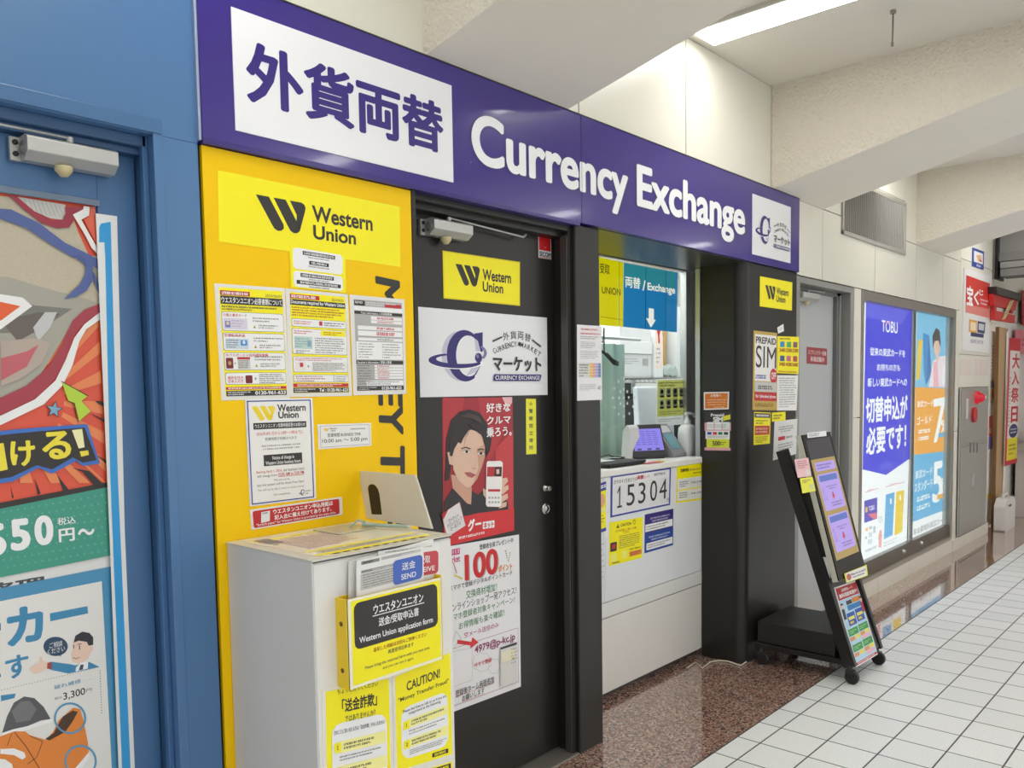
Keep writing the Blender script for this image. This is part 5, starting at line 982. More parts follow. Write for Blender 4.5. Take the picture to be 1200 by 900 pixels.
s.poly([(-89, 334), (0, 345), (26, 349), (37, 359), (0, 386), (-89, 410)], cl('#efeeec')); s.poly([(-89, 346), (0, 354), (23, 359), (0, 376), (-89, 398)], cl('#e9622f'))
s.poly([(117, 374), (100, 386), (92, 400), (84, 428), (72, 452), (50, 474), (0, 498), (-89, 512), (-89, 500), (0, 487), (40, 468), (64, 446), (76, 422), (86, 396), (98, 380), (116, 366)], cl('#efeeec'))
s.poly([(115.8, 356), (98, 363), (84, 376), (72, 402), (56, 430), (30, 452), (0, 466), (-89, 478), (-89, 500), (0, 486), (40, 467), (63, 445), (75, 422), (85, 395), (97, 379), (116, 366)], cl('#a83a49'))
s.poly([(0, 400), (40, 396), (58, 402), (48, 426), (20, 446), (0, 452)], cl('#b8a79c')); s.poly([(0, 420), (30, 412), (44, 404), (30, 430), (0, 446)], cl('#c4626a'))
s.poly([(71, 447), (102, 464), (94, 470), (105, 482), (91, 494), (86, 472), (79, 470)], cl('#b9d83c')); s.line([(71, 447), (102, 464)], .002, pk); s.line([(79, 470), (86, 473), (91, 494)], .002, pk)
st = []
for k in range(10): a = -math.pi / 2 + .15 + math.pi * k / 5; rr = 10 if k % 2 == 0 else 4.2; st.append((62.5 + rr * math.cos(a), 480 + rr * math.sin(a)))
s.poly(st, cl('#7fb0d0')); s.line(st + [st[0]], .0012, pk)
for pts in (((104, 484), (122, 492), (123, 496)), ((118, 470), (122, 474), (122, 478), (110, 470)), ((111, 532), (127, 546), (126, 541)), ((84, 548), (96, 553), (110, 569), (120, 567), (104, 552)), ((66, 556), (74, 576), (80, 574)), ((40, 560), (44, 580), (47, 578)), ((12, 570), (14, 584), (16, 583))): s.poly(list(pts), pk)
s.poly([(-89, 515), (18, 503), (70, 499), (101, 497), (116, 543), (96, 546), (88, 540), (60, 555), (44, 548), (14, 564), (-89, 580)], cl('#3a6fc2')); s.poly([(-89, 520), (18, 508), (70, 503), (98, 501), (112, 539), (96, 542), (84, 536), (60, 550), (42, 545), (12, 559), (-89, 574)], pk)
yg = cl('#f2e13c'); s.poly([(-20, 522), (3, 519), (8, 550), (-20, 556)], yg); s.text('け', 10, 517, 41, 545, yg, .04).text('る', 47, 506, 83, 537, yg, .04); s.part('picture').poly([(83, 504), (95, 502.5), (98, 524), (91, 525.5)], cl('#f4f0b8')).poly([(92, 529), (102, 527.5), (103, 533), (94, 535)], yg)
s.poly([(-89, 601), (0, 589), (128, 564.5), (128.5, 570), (0, 596), (-89, 609)], pk); s.poly([(-89, 609), (0, 596), (128.5, 570), (132, 650), (-89, 694)], C('#3f9a86', .35))
for j in range(9):
    for i in range(16): x = 4 + 8 * i + 4 * (j % 2); y = 600 + 9.5 * j - x * .17; 
    if False: pass
dots = cl('#5aae9b')
for j in range(8):
    for i in range(15): x = 4 + 8.2 * i + 4 * (j % 2); y = 600.5 + 9.3 * j - x * .17; s.poly([(x - 1.6, y), (x, y - 1.6), (x + 1.6, y), (x, y + 1.6)], dots)
s.text('5', -28, 616, 7.5, 651, w_, .05).text('5', 10, 609, 35.5, 643, w_, .05).text('0', 38.5, 605, 62.5, 637, w_, .05).text('税込', 66, 607, 88, 613, w_, .01).text('円', 67.5, 620, 87, 633, w_, .03).text('～', 90, 620, 110, 626, w_, .03); s.done()

s = Sheet('poster', 'blue bordered sneaker repair poster with a cartoon man, low on the blue door window', 'poster', FAC(GB - .0016), [(-90, 707), (132, 663.5), (142, 905), (-90, 950)], C('#4a93bd', .35), .0010)
P0 = s
s.poly([(-89, 722), (119, 681), (131, 906), (-89, 950)], C('#e9e8e4', .4))
bl_ = C('#3f8cb8', .4); q = lambda x, y: (x / 3.75, 660 + y / 3.75)
s.text('カ', *q(22, 205), *q(195, 335), bl_, .05).text('す', *q(20, 415), *q(128, 490), bl_, .03); s.part('picture').poly([q(218, 220), q(383, 188), q(386, 220), q(220, 255)], bl_); s.poly([q(-60, 275), q(3, 262), q(3, 295), q(-60, 308)], bl_); s.poly([q(-60, 500), q(3, 485), q(3, 500), q(-60, 515)], bl_)
s.part('picture').ell(*q(243, 365), 14.3, 11.3, C('#2f4a66')).poly([q(240, 395), q(268, 410), q(258, 385)], C('#2f4a66')); s.text('ご相談\nください', *q(205, 352), *q(284, 384), w_, .0)
s.part('picture'); skn = C('#efcfbd', .5)
s.poly([q(318, 350), q(345, 338), q(378, 345), q(385, 362), q(405, 362), q(410, 378), q(396, 395), q(386, 420), q(352, 440), q(316, 432), q(310, 395), q(318, 380)], skn); s.poly([q(322, 348), q(330, 318), q(360, 300), q(392, 306), q(408, 325), q(408, 358), q(388, 362), q(380, 345), q(345, 340)], C('#35353a'))
s.poly([q(222, 432), q(300, 442), q(330, 448), q(388, 432), q(436, 455), q(300, 484), q(222, 468)], C('#3f8cb8')); s.poly([q(332, 458), q(352, 436), q(386, 432), q(384, 462), q(330, 476)], w_); s.poly([q(352, 446), q(366, 444), q(362, 466), q(344, 470)], C('#3a4a66'))
s.poly([q(204, 438), q(226, 432), q(226, 466), q(204, 462)], C('#a0483c')); s.poly([q(206, 436), q(188, 430), q(180, 408), q(172, 412), q(176, 434), q(150, 446), q(130, 462), q(136, 474), q(150, 484), q(175, 478), q(205, 460)], skn)
for a, c_ in (((348, 362), (348, 378)), ((322, 360), (322, 372))): s.line([q(*a), q(*c_)], .002, pk)
s.line([q(318, 414), q(334, 420), q(348, 412)], .0012, pk); s.line([q(340, 356), q(356, 354)], .0016, pk)
for k in range(36): s.poly([q(5 + 12 * k, 556 - 2.85 * k), q(9 + 12 * k, 555 - 2.85 * k), q(9 + 12 * k, 558 - 2.85 * k), q(5 + 12 * k, 559 - 2.85 * k)], gline)
for k in range(17): s.poly([q(436 + .5 * k, 470 + 11.5 * k), q(440 + .5 * k, 470 + 11.5 * k), q(440 + .5 * k, 475 + 11.5 * k), q(436 + .5 * k, 475 + 11.5 * k)], gline)
s.text('破れ補修', *q(236, 537), *q(355, 525), bl_, .005).text('(片足)', *q(358, 520), *q(410, 505), bl_).text('税込', *q(238, 590), *q(272, 592), ink2).text('3,300', *q(276, 570), *q(374, 580), pk, .01).text('円', *q(377, 553), *q(402, 560), ink2)
s.part('picture'); s.poly([q(2, 580), q(68, 572), q(62, 592), q(4, 606)], bl_)
s.poly([q(8, 745), q(30, 672), q(60, 612), q(105, 585), q(150, 592), q(190, 630), q(222, 684), q(180, 690), q(120, 715), q(60, 728)], C('#5c5c60', .5)); s.poly([q(50, 650), q(90, 606), q(130, 604), q(160, 640), q(130, 690), q(70, 700)], C('#77777b', .5)); s.poly([q(8, 745), q(60, 728), q(120, 715), q(225, 682), q(228, 696), q(120, 730), q(10, 760)], w_)
org = C('#e98a3a', .5); s.poly([q(-120, 790), q(0, 760), q(60, 738), q(110, 738), q(130, 755), q(200, 775), q(232, 740), q(255, 690), q(320, 634), q(350, 640), q(365, 690), q(385, 790), q(388, 830), q(330, 905), q(-120, 930)], org)
s.poly([q(258, 700), q(275, 672), q(318, 646), q(340, 652), q(320, 690), q(285, 740), q(215, 778), q(198, 770), q(235, 745)], C('#4e3626')); s.poly([q(388, 830), q(392, 850), q(350, 910), q(320, 910)], w_)
s.poly([q(0, 815), q(60, 812), q(105, 830), q(112, 850), q(96, 862), q(60, 842), q(0, 836)], w_); s.poly([q(-100, 850), q(20, 860), q(50, 880), q(58, 910), q(-100, 910)], w_)
for pts in (((62, 742), (110, 800), (178, 910)), ((128, 756), (185, 782), (160, 850), (120, 880)), ((50, 748), (30, 800))): s.line([q(*p) for p in pts], .0012, pk)
s.ell(*q(306, 680), 19, 18.5, C('#5a9cc4'), hole=.88); s.ell(*q(352, 868), 19, 19, C('#5a9cc4'), hole=.88); s.done()
# heading strip of the middle sheet between the two posters
s = Sheet('poster', 'white strip with large dark lettering peeking out above the sneaker repair poster', 'poster', FAC(GB - .0001), [(-90, 690), (131, 649), (133, 668), (-90, 712)], C('#e4e4e2', .4), .0009); s.poly([(-89, 706), (131.5, 663), (132, 667), (-89, 711)], C('#cfd5d8')); s.text('修理', -22, 686, 54, 690, C('#4a5156', .5), .03); s.done()

# ================================================================ BACKLIT SHOWCASE PANELS
YT = D + .06; FT = FAC(YT)
E1 = 1.05
def L(h, e=E1): return C(h, .4, emit=e)
s = Sheet('light_panel', 'backlit blue and white advertising panel with TOBU lettering, left in the showcase window', 'light panel', FT, [(1013.2, 349.7), (1068.4, 360.8), (1060.5, 653), (1004.5, 678)], L('#fbfcff'), .01)
s.poly([(1013.2, 349.8), (1068.3, 360.9), (1064.8, 537), (1036.8, 556.5), (1009, 550)], L('#3436dc')); 
for p in (((1013.2, 349.8), (1066, 360.4), (1055, 380), (1013, 372)),): s.poly(list(p), L('#5a5be6'))
wl = L('#ffffff'); s.text('TOBU', 1031.5, 375, 1050, 391, wl, .01); s.part('picture').ell(1038.2, 379.5, 2.2, 2.4, L('#f07aa8'), 180, 360)
s.text('従来の東武カードを', 1018, 407, 1059, 419, wl, .02).text('お持ちの方も', 1026, 426, 1053, 435, wl, .02).text('新しい東武カードへの', 1015, 443, 1061, 452.5, wl, .02).text('切替申込が', 1013, 465, 1061.5, 491, wl, .035).text('必要です！', 1013.5, 501, 1060, 525, wl, .035)
q = lambda x, y: (1000 + x * .2, 480 + y * .2)
s.text('東武百貨店', *q(148, 322), *q(222, 335), L('#6a6cf0'), .01)
pr_ = L('#d8507a'); s.line([q(58, 485), q(75, 480)], .004, pr_); s.lines(*q(75, 470), *q(115, 472), 1, pr_, .8, 3); s.line([q(115, 468), q(137, 461)], .004, pr_); s.line([q(182, 452), q(205, 446)], .004, pr_); s.lines(*q(207, 437), *q(250, 436), 1, pr_, .8, 4); s.line([q(252, 434), q(290, 423)], .004, pr_)
s.part('picture').poly([q(55, 535), q(132, 513), q(130, 638), q(55, 664)], L('#4a36b8')); s.text('TOBU', *q(82, 566), *q(114, 584), wl, .01); s.part('picture').poly([q(62, 572), q(74, 569), q(74, 600), q(62, 603)], L('#f0c040')); s.poly([q(75, 612), q(128, 602), q(128, 636), q(110, 642)], L('#e86a7a'))
s.poly([q(182, 498), q(234, 483), q(222, 735), q(170, 760)], L('#5aaee4')); s.poly([q(243, 482), q(290, 470), q(278, 715), q(232, 738)], L('#f4d020'))
for a, c_ in (((206, 520), (216, 552)), ((262, 500), (272, 530))): s.poly([q(*a), q(c_[0], a[1]), q(*c_), q(a[0], c_[1])], wl)
for k in range(3): s.line([q(138 + 9 * k, 625), q(144 + 9 * k, 645), q(138 + 9 * k, 662)], .005, L('#8a8fa0'))
for x, y, w__, h_, c_ in ((62, 690, 14, 20, '#f4b060'), (82, 680, 20, 18, '#c4c8d0'), (108, 680, 14, 40, '#c4c8d0'), (80, 715, 22, 30, '#d4d8e0'), (76, 755, 26, 30, '#d4d8e0'), (60, 740, 12, 16, '#b8bcc8')): s.poly([q(x, y + 4), q(x + w__, y), q(x + w__, y + h_), q(x, y + h_ + 4)], L(c_))
s.poly([q(146, 705), q(156, 703), q(160, 735), q(156, 805), q(140, 808), q(138, 740)], L('#f0a8a8')); s.lines(*q(170, 775), *q(250, 772), 2, L('#a8acb8'), .4, 5); s.lines(*q(62, 815), *q(130, 815), 1, L('#a8acb8'), .5, 6); s.done()

s = Sheet('light_panel', 'backlit sky blue and orange advertising panel with 7% and 5%, right in the showcase window', 'light panel', FT, [(1073, 361.3), (1116.5, 368.4), (1110.5, 624.5), (1066.5, 644.5)], L('#fbfcff'), .01)
q = lambda x, y: (990 + x / 6, 330 + y / 6)
s.poly([(1073, 361.4), (1116.4, 368.5), (1114.6, 455.5), (1071, 453.5)], L('#7cc4ea')); s.poly([(1071, 453.5), (1114.6, 455.5), (1113, 528), (1069.5, 533)], L('#f7ab3c')); s.poly([(1069.5, 533), (1113, 528), (1111.4, 595.5), (1068, 611.5)], L('#5fb6e6'))
s.part('picture').poly([q(505, 415), q(538, 405), q(518, 680), q(492, 695)], L('#f4cc30')); s.poly([q(540, 360), q(582, 380), q(598, 640), q(562, 728), q(545, 640)], L('#2f8ecf')); s.poly([q(582, 380), q(600, 640), q(562, 728)], L('#1f6eb4'))
s.poly([q(610, 560), q(650, 530), q(700, 520), q(748, 540), q(745, 742), q(580, 740)], L('#f4e4ea')); s.poly([q(615, 430), q(640, 405), q(662, 430), q(660, 490), q(640, 530), q(618, 500)], L('#ecc4ae')); s.poly([q(608, 470), q(606, 380), q(630, 325), q(655, 345), q(664, 420), q(660, 460), q(648, 415), q(622, 420)], L('#3a2a2a')); s.poly([q(628, 520), q(652, 520), q(648, 560), q(634, 560)], L('#ecc4ae')); s.poly([q(610, 570), q(640, 560), q(650, 742), q(612, 742)], L('#f0b8c4'))
s.poly([q(676, 600), q(735, 590), q(740, 720), q(676, 720)], L('#f8f4f6')); s.line([q(680, 650), q(736, 645)], .004, L('#e89ab0')); s.line([q(700, 600), q(704, 720)], .004, L('#e89ab0')); s.poly([q(695, 470), q(718, 462), q(722, 520), q(700, 520)], L('#f4ccd0')); s.text('TOBU', *q(688, 285), *q(726, 300), L('#d8eefa'), .01)
r_ = lambda x, y: (930 + x * .4, 300 + y * .4)
s.text('東武カード', *r_(358, 425), *r_(404, 440), wl, .01).text('ゴールド', *r_(357, 470), *r_(400, 490), wl, .01); s.part('picture').poly([r_(405, 420), r_(440, 413), r_(441, 425), r_(416, 545), r_(406, 547), r_(428, 438), r_(406, 442)], wl); s.text('%', *r_(428, 480), *r_(442, 515), wl, .02).lines(*r_(362, 505), *r_(398, 540), 2, wl, .5, 3); s.part('picture').poly([r_(420, 520), r_(442, 516), r_(442, 527), r_(420, 532)], L('#58b4e8'))
s.text('東武カード', *r_(352, 630), *r_(402, 640), wl, .01).text('スタンダード', *r_(350, 665), *r_(402, 678), wl, .01).text('5', *r_(404, 605), *r_(432, 715), wl, .03).text('%', *r_(430, 650), *r_(444, 690), wl, .02).lines(*r_(358, 700), *r_(400, 738), 2, wl, .5, 4); s.part('picture').poly([r_(416, 700), r_(440, 694), r_(440, 706), r_(416, 714)], L('#f4b450'))
s.text('年会費無料東武カード', *r_(347, 800), *r_(440, 778), L('#5a5e6a'), .0).lines(*r_(350, 835), *r_(436, 810), 1, L('#a8acb8'), .5, 5); s.done()

# ================================================================ DISPLAY STAND
XL, XR = 4.075, 4.44
mk = C('#1d1c1c', .35); mk2 = C('#302f2e', .35)
root = empty('display_stand', ((XL + XR) / 2, 1.73, 0), 'black leaning display stand on castors in front of the wide black column', 'stand')
b = MB(); b.box(XL + .012, XR + .05, 1.555, 1.965, .115, .225, C('#232222', .4)); b.build('base_box', root, .004)
b = MB(); b.box(XL - .002, XR + .06, 1.50, 1.975, .085, .113, mk); b.build('base_tray', root, .003)
rd = Vector((0, .355, 1.05)).normalized()
for x in (XL + .004, XR + .012):
    b = MB(); p0 = Vector((x, 1.475, .09)); p1 = p0 + rd * 1.10; n2 = Vector((0, rd.z, -rd.y))
    b.obox((p0 + p1) / 2, Vector((.014, 0, 0)), n2 * .03, rd * 1.115 / 2, mk); b.build('rail', root, .002)
for x, y in ((XL, 1.475), (XR + .012, 1.475), (XL, 1.94), (XR + .03, 1.94)):
    b = MB(); b.lathe((x - .012, y - .012, .034), (1, 0, 0), [(0, .03), (.003, .034), (.021, .034), (.024, .03)], mk, 20); b.lathe((x, y, .06), (0, 0, 1), [(0, .012), (.03, .012)], mk2, 12); b.obox((x - .0, y - .004, .062), (.016, 0, 0), (0, .02, 0), (0, 0, .008), mk2); b.build('castor', root)
tl = math.atan2(.196, .722); V = Vector((0, math.sin(tl), math.cos(tl))); O = Vector((0, 1.53, .50)); SP = PL(O, (1, 0, 0), V)
hs = (1.222 - .50) / math.cos(tl)
# lower front panel between the rails
LO = Vector((0, 1.452, .10)); tl2 = math.atan2(.40, 1.035); V2 = Vector((0, math.sin(tl2), math.cos(tl2))); LP = PL(LO, (1, 0, 0), V2)
b = MB(); b.prism(LP, [(XL + .004, .0), (XR, .0), (XR, .42), (XL + .004, .42)], -.02, -.004, C('#4b4a49', .4)); b.build('lower_panel', root, .002)
for x in (XL + .02, XR - .02): b = MB(); k0 = SP.w(x, hs * .5, -.03); b.obox(k0 + Vector((0, .02, 0)), (.012, 0, 0), V * .25, Vector((0, .03, 0)), mk); b.build('mount', root)
b = MB(); b.prism(SP, uq(SP, XL - .004, .0, XR + .004, hs), -.032, -.006, C('#c9c5b8', .4)); bez = b.build('display', root, .004); bez['label'] = 'slanted display with a cream back edge'
b = MB(); b.prism(SP, uq(SP, XL, .003, XR, hs - .003), -.006, 0, C('#17171a', .15)); b.build('bezel', bez, .002)
sw, sh0, sh1 = .028, .10, hs - .03
b = MB(); b.prism(SP, uq(SP, XL + sw, sh1 - .105, XR - sw, sh1), 0, .0008, C('#4a4b52', .12)); b.build('top_band', bez)
s = Sheet('screen', 0, 0, SP, uq(SP, XL + sw, sh0, XR - sw, sh1 - .105), C('#b8a064', .2, emit=.6), .0008, root=bez, uvs=True)
pv = C('#b7a2ea', .2, emit=.72); pvl = C('#8f79d2', .2, emit=.6); pb = C('#6a7fd0', .2, emit=.6)
s.rect(.10, .035, .93, .125, pv, .01); s.lines(.16, .05, .86, .11, 2, C('#6a4aa8', .3, emit=.3), .45, 3)
for y in (.155, .565):
    s.rect(.08, y, .94, y + .365, pv, .015); s.rect(.14, y + .015, .88, y + .075, pb); s.lines(.30, y + .12, .80, y + .17, 2, C('#5a4a9a', .3, emit=.25), .35, 4, True)
    s.part('picture').poly([(.50, y + .195), (.56, y + .195), (.56, y + .23), (.60, y + .23), (.53, y + .265), (.46, y + .23), (.50, y + .23)], C('#d2404a', .3, emit=.6)); s.line([(.14, y + .22), (.18, y + .13), (.22, y + .22), (.26, y + .25), (.14, y + .26), (.16, y + .22)], .002, C('#6a5ab0', .3, emit=.3)); s.lines(.36, y + .285, .86, y + .34, 2, C('#5a4a9a', .3, emit=.25), .4, 5, True)
s.done()
s = Sheet('sticker', 'white label strip on the top edge of the slanted display', 'sticker', SP, [(945.5, 507.5), (967.5, 505), (968, 511), (946, 513.5)], w_, .002, lift=.001); s.lines(.05, .15, .7, .85, 2, pk, .5, 3); s.done()
q = lambda x, y: (880 + x * 120 / 982, 490 + y * 110 / 900)
s = Sheet('card', 'pink card with small print on the left edge of the slanted display', 'card', SP, [q(408, 400), q(540, 382), q(572, 558), q(440, 575)], C('#f0c4c8', .4), .0015, lift=.004); s.lines(.12, .08, .9, .55, 4, dkred, .4, 3).rect(.62, .62, .94, .92, C('#e4dcdc')); s.done()
s = Sheet('card', 'yellow card on the left edge of the slanted display, below the pink card', 'card', SP, [q(460, 580), q(580, 564), q(612, 700), q(484, 724)], C('#f1ef4a', .4), .0015, lift=.004); s.lines(.12, .12, .88, .35, 2, ink2, .5, 3).rect(.58, .48, .92, .88, C('#dcdc9a')); s.done()
q = lambda x, y: (960 + x / 6, 660 + y / 6)
s = Sheet('sticker', 'white and yellow strip with black print at the foot of the slanted display', 'sticker', SP, [q(168, 75), q(325, 12), q(335, 88), q(185, 140)], C('#f1ef4a', .4), .002, lift=.004); s.rect(.04, .06, .94, .92, w_).text('Please, do not touch!!', .26, .22, .92, .50, pk, .02); s.lines(.30, .58, .9, .76, 1, ink2, .7, 3); s.part('picture').ell(.15, .5, .10, .34, C('#c46a5a')); s.done()
s = Sheet('poster', 'colourful campaign poster with green boxes on the lower front of the display stand', 'poster', LP, [q(108, 172), q(262, 118), q(416, 640), q(264, 732)], C('#eef0f2', .35), .0012, lift=-.0038)
s.rect(.04, .02, .96, .175, C('#b8262c')).text('店頭買取レート', .25, .045, .75, .085, w_, .02).text('無料相談実施中！', .10, .10, .92, .155, w_, .03); s.rect(.03, .18, .97, .96, C('#b9d8ec'))
s.part('picture').rect(.30, .21, .55, .26, C('#3a3a44')).rect(.57, .20, .92, .26, C('#d88a3a')).rect(.30, .27, .92, .335, C('#2f7fc0')).rect(.18, .36, .52, .52, C('#2a55b0')).rect(.56, .35, .90, .51, C('#2a55b0')).rect(.22, .41, .48, .45, C('#e8e06a')).rect(.60, .40, .86, .44, C('#e8e06a')).rect(.24, .47, .40, .50, C('#e0c040')).rect(.62, .46, .78, .49, C('#e0c040'))
for cx_, cc in ((.10, '#2f3540'), (.94, '#b03a4a')): s.ell(cx_, .26, .055, .03, C('#edc8b0')); s.ell(cx_, .24, .06, .025, pk, 180, 360); s.rect(cx_ - .06, .29, cx_ + .05, .42, C(cc), .006)
for y in (.55, .745):
    s.rect(.06, y, .48, y + .085, C('#3a9a48')).rect(.52, y - .005, .94, y + .08, C('#3a9a48')); s.lines(.10, y + .02, .44, y + .065, 2, C('#cfe8c8'), .4, 3).lines(.56, y + .015, .9, y + .06, 2, C('#cfe8c8'), .4, 4)
    s.rect(.06, y + .10, .26, y + .145, C('#e49a5a')).rect(.30, y + .095, .48, y + .14, C('#f2e24a')).rect(.52, y + .09, .72, y + .135, C('#e49a5a')).rect(.76, y + .085, .94, y + .13, C('#f2e24a')).rect(.54, y + .14, .94, y + .18, C('#f0b8c8'))
s.rect(.03, .955, .97, .985, C('#c03a48')); s.lines(.1, .96, .9, .98, 1, w_, .6, 5); s.done()

# cable on the floor
pts = [(805, 783), (815, 776), (823, 783), (832, 776), (842, 774), (853, 775), (868, 780), (874, 776), (878, 766)]
b = MB(); b.tube([tuple(on(x, y, .006)[:2]) + (.006 if i < 8 else .05,) for i, (x, y) in enumerate(pts)], .0045, C('#d2c9b8', .4), 8); o = b.build('power_cable'); tag(o, 'beige power cable trailing on the granite floor from counter to display stand', 'cable')

# ================================================================ WALL FITTINGS FURTHER ALONG
b = MB(); gx0, gx1, gz0, gz1 = 5.29, 6.51, 2.405, 2.775; y0 = D - .012
for a in ((gx0, gx1, gz0, gz0 + .025), (gx0, gx1, gz1 - .025, gz1), (gx0, gx0 + .025, gz0, gz1), (gx1 - .025, gx1, gz0, gz1)): b.box(a[0], a[1], y0, D + .0, a[2], a[3], C('#b9b6ae', .4, metal=.4))
o = b.build('vent_grille', None, .002); tag(o, 'grey slatted ventilation grille high on the cream panel wall', 'vent')
b = MB(); n = 44
for k in range(n): x = gx0 + .03 + (gx1 - gx0 - .06) * k / (n - 1); b.obox((x, D - .005, (gz0 + gz1) / 2), (.008, .004, 0), (-.001, .0015, 0), (0, 0, (gz1 - gz0) / 2 - .024), C('#cfccc6', .35, metal=.3))
b.build('slats', o); b = MB(); b.box(gx0 + .02, gx1 - .02, D - .0015, D - .0005, gz0 + .02, gz1 - .02, C('#8d8983', .7)); b.build('backing', o)
s = Sheet('sign', 'small blue edged picture sign high on the cream wall above the lottery board', 'sign', F0, [(1139.2, 290), (1152.7, 295), (1152.2, 316.5), (1138.6, 312)], C('#2b449c', .4), .004); s.rect(.13, .14, .9, .72, C('#e4e2e0')); s.part('picture').poly([(.3, .35), (.7, .25), (.8, .55), (.5, .65)], C('#e8b48a')).rect(.6, .5, .8, .62, C('#c86a5a')); s.lines(.35, .80, .75, .93, 1, w_, .8, 2); s.done()
q = lambda x, y: (1110 + x / 5, 270 + y / 5)
s = Sheet('sign', 'white lottery board with a red upper half, beside the steel hydrant cabinet', 'sign', F0, [q(96, 220), q(250, 268), q(240, 718), q(84, 702)], C('#ecebea', .35), .006)
s.poly([q(107, 262), q(246, 312), q(240, 514), q(102, 480)], C('#d8392f', .35)); s.poly([q(103, 430), q(242, 462), q(240, 514), q(102, 480)], C('#e88a80', .35)); s.text('宝', *q(110, 318), *q(146, 445), w_, .04).text('く', *q(152, 348), *q(180, 440), w_, .04).text('じ', *q(184, 345), *q(206, 385), w_, .03); s.lines(*q(190, 395), *q(240, 450), 2, w_, .4, 3)
s.part('picture').poly([q(124, 520), q(170, 530), q(168, 602), q(122, 594)], C('#e8a83a')); s.poly([q(132, 536), q(164, 542), q(163, 590), q(131, 584)], C('#efe0c0')); s.poly([q(174, 531), q(220, 540), q(214, 606), q(172, 598)], C('#3a3f6a')); s.poly([q(180, 545), q(213, 551), q(209, 588), q(179, 582)], C('#cfd2d8')); s.poly([q(134, 596), q(210, 608), q(208, 630), q(132, 620)], C('#3a3f6a')); s.text('池袋西口地下街', *q(130, 636), *q(206, 668), C('#7a6a98'), .0); s.done()
s = Sheet('poster', 'pale faded pink poster behind film under the lottery board', 'poster', F0, [q(80, 752), q(240, 758), q(238, 850), q(76, 852)], C('#e2d4cc', .4), .0012); s.rect(.4, .05, .46, .95, C('#dde4dc')).rect(.7, .0, .74, 1, C('#e8ccc4')); s.done()
s = Sheet('sign', 'dark red sprinkler valve plate with white lettering on the grey service door', 'sign', FAC(D + .085), [(945.3, 406.4), (969, 408.8), (968.8, 427.6), (945.3, 426)], C('#9c3a40', .4), .002)
s.text('スプリンクラー設備', .06, .16, .95, .44, C('#f0dede'), .01).text('末端試験弁', .16, .54, .86, .86, C('#f0dede'), .01); s.done()
# hydrant cabinet
root = empty('hydrant_cabinet', (8.55, D, .10), 'brushed steel fire hydrant cabinet with a red lamp, in the cream wall', 'cabinet'); YH = D - .012
hx0, hx1 = 8.05, 9.04
b = MB(); b.box(hx0, hx1, YH, D - .001, .105, 1.425, m_steel); b.build('body', root, .004)
b = MB(); b.box(hx0 + .03, hx1 - .03, YH - .008, YH, .93, 1.40, m_steel); b.build('upper_door', root, .003)
b = MB(); b.box(hx0 + .03, hx1 - .03, YH - .008, YH, .13, .90, m_steel); d_ = b.build('lower_door', root, .003)
FH = FAC(YH - .008)
p = FH.uv(1144, 466); b = MB(); rdl = C('#e0182c', .2, emit=.5); b.lathe((p[0], YH - .008, p[1]), (0, -1, 0), [(0, .06), (.02, .06), (.022, .048), (.05, .04), (.068, .024), (.072, .002)], rdl, 20); b.build('lamp', root)['label'] = 'red alarm lamp'
p = FH.uv(1140.5, 486); b = MB(); 
b.raw([(p[0] + .075 * math.cos(a), YH - .008 - hh, p[1] + .07 * math.sin(a) * 1.0) for hh in (0, .02) for a in [math.tau * k / 24 for k in range(24)]], [tuple(range(24, 48))] + [(k, 24 + k, 24 + (k + 1) % 24, (k + 1) % 24) for k in range(24)], C('#c01f2c', .3)); b.build('call_point', root)['label'] = 'red call point disc'
s = Sheet('plates', 0, 0, FH, [(1150.5, 464), (1156, 467)], C('#e6e6e4', .4), .002, root=root); s.mb['root'].prism(FH, [FH.uv(*r) for r in ((1132.5, 467), (1135, 467.5), (1134, 491), (1131.8, 490.5))], 0, .002, C('#d6d4d0', .4)); s.done()
for px in (1137, 1141, 1145): a = FH.uv(px, 524); k = MB(); k.box(a[0] - .012, a[0] + .012, YH - .011, YH - .008, a[1] - .05, a[1] + .04, C('#5f5e5b', .4)); k.build('slot', d_)
a = FH.uv(1140, 562); k = MB(); k.box(a[0] - .03, a[0] + .03, YH - .016, YH - .008, a[1] - .06, a[1] + .06, m_alu); k.build('latch', d_, .004)
# string from the ceiling
b = MB(); b.lathe((3.811, 1.231, 3.049), (0, 0, -1), [(0, .012), (.012, .012)], C('#8a857c', .5), 10); b.tube([(3.811, 1.231, 3.04), (3.813, 1.232, 2.98), (3.816, 1.234, 2.935), (3.817, 1.235, 2.92)], .0035, C('#5a554e', .6), 8); b.lathe((3.817, 1.235, 2.92), (0, 0, -1), [(0, .006), (.015, .006)], C('#5a554e', .6), 8)
o = b.build('pull_cord'); tag(o, 'short grey cord hanging from the white ceiling', 'cord')

# ---- the small shop at the far end
root = empty('gate_sign', (9.6, D, 2.03), 'red wooden gate shaped sign with a dark roof over the far shop door', 'sign')
q = lambda x, y: (1150 + x / 6, 330 + y / 6); FG = FAC(D - .012)
P_ = lambda *pts: [FG.uv(*q(*p)) for p in pts]
b = MB(); b.prism(FG, P_((45, 38), (232, 92), (222, 138), (55, 92)), 0, .07, C('#3f3b36', .5)); b.build('roof', root)
b = MB(); b.prism(FG, P_((52, 88), (222, 136), (208, 205), (56, 168)), 0, .04, C('#c9302f', .45)); b.build('upper_beam', root)
b = MB(); b.prism(FG, P_((60, 205), (205, 240), (205, 292), (62, 270)), 0, .04, C('#c9302f', .45)); b.build('lower_beam', root)
for x in (66, 186): b = MB(); b.prism(FG, P_((x, 150), (x + 16, 155), (x + 16, 225), (x, 220)), 0, .03, C('#c9302f', .45)); b.build('strut', root)
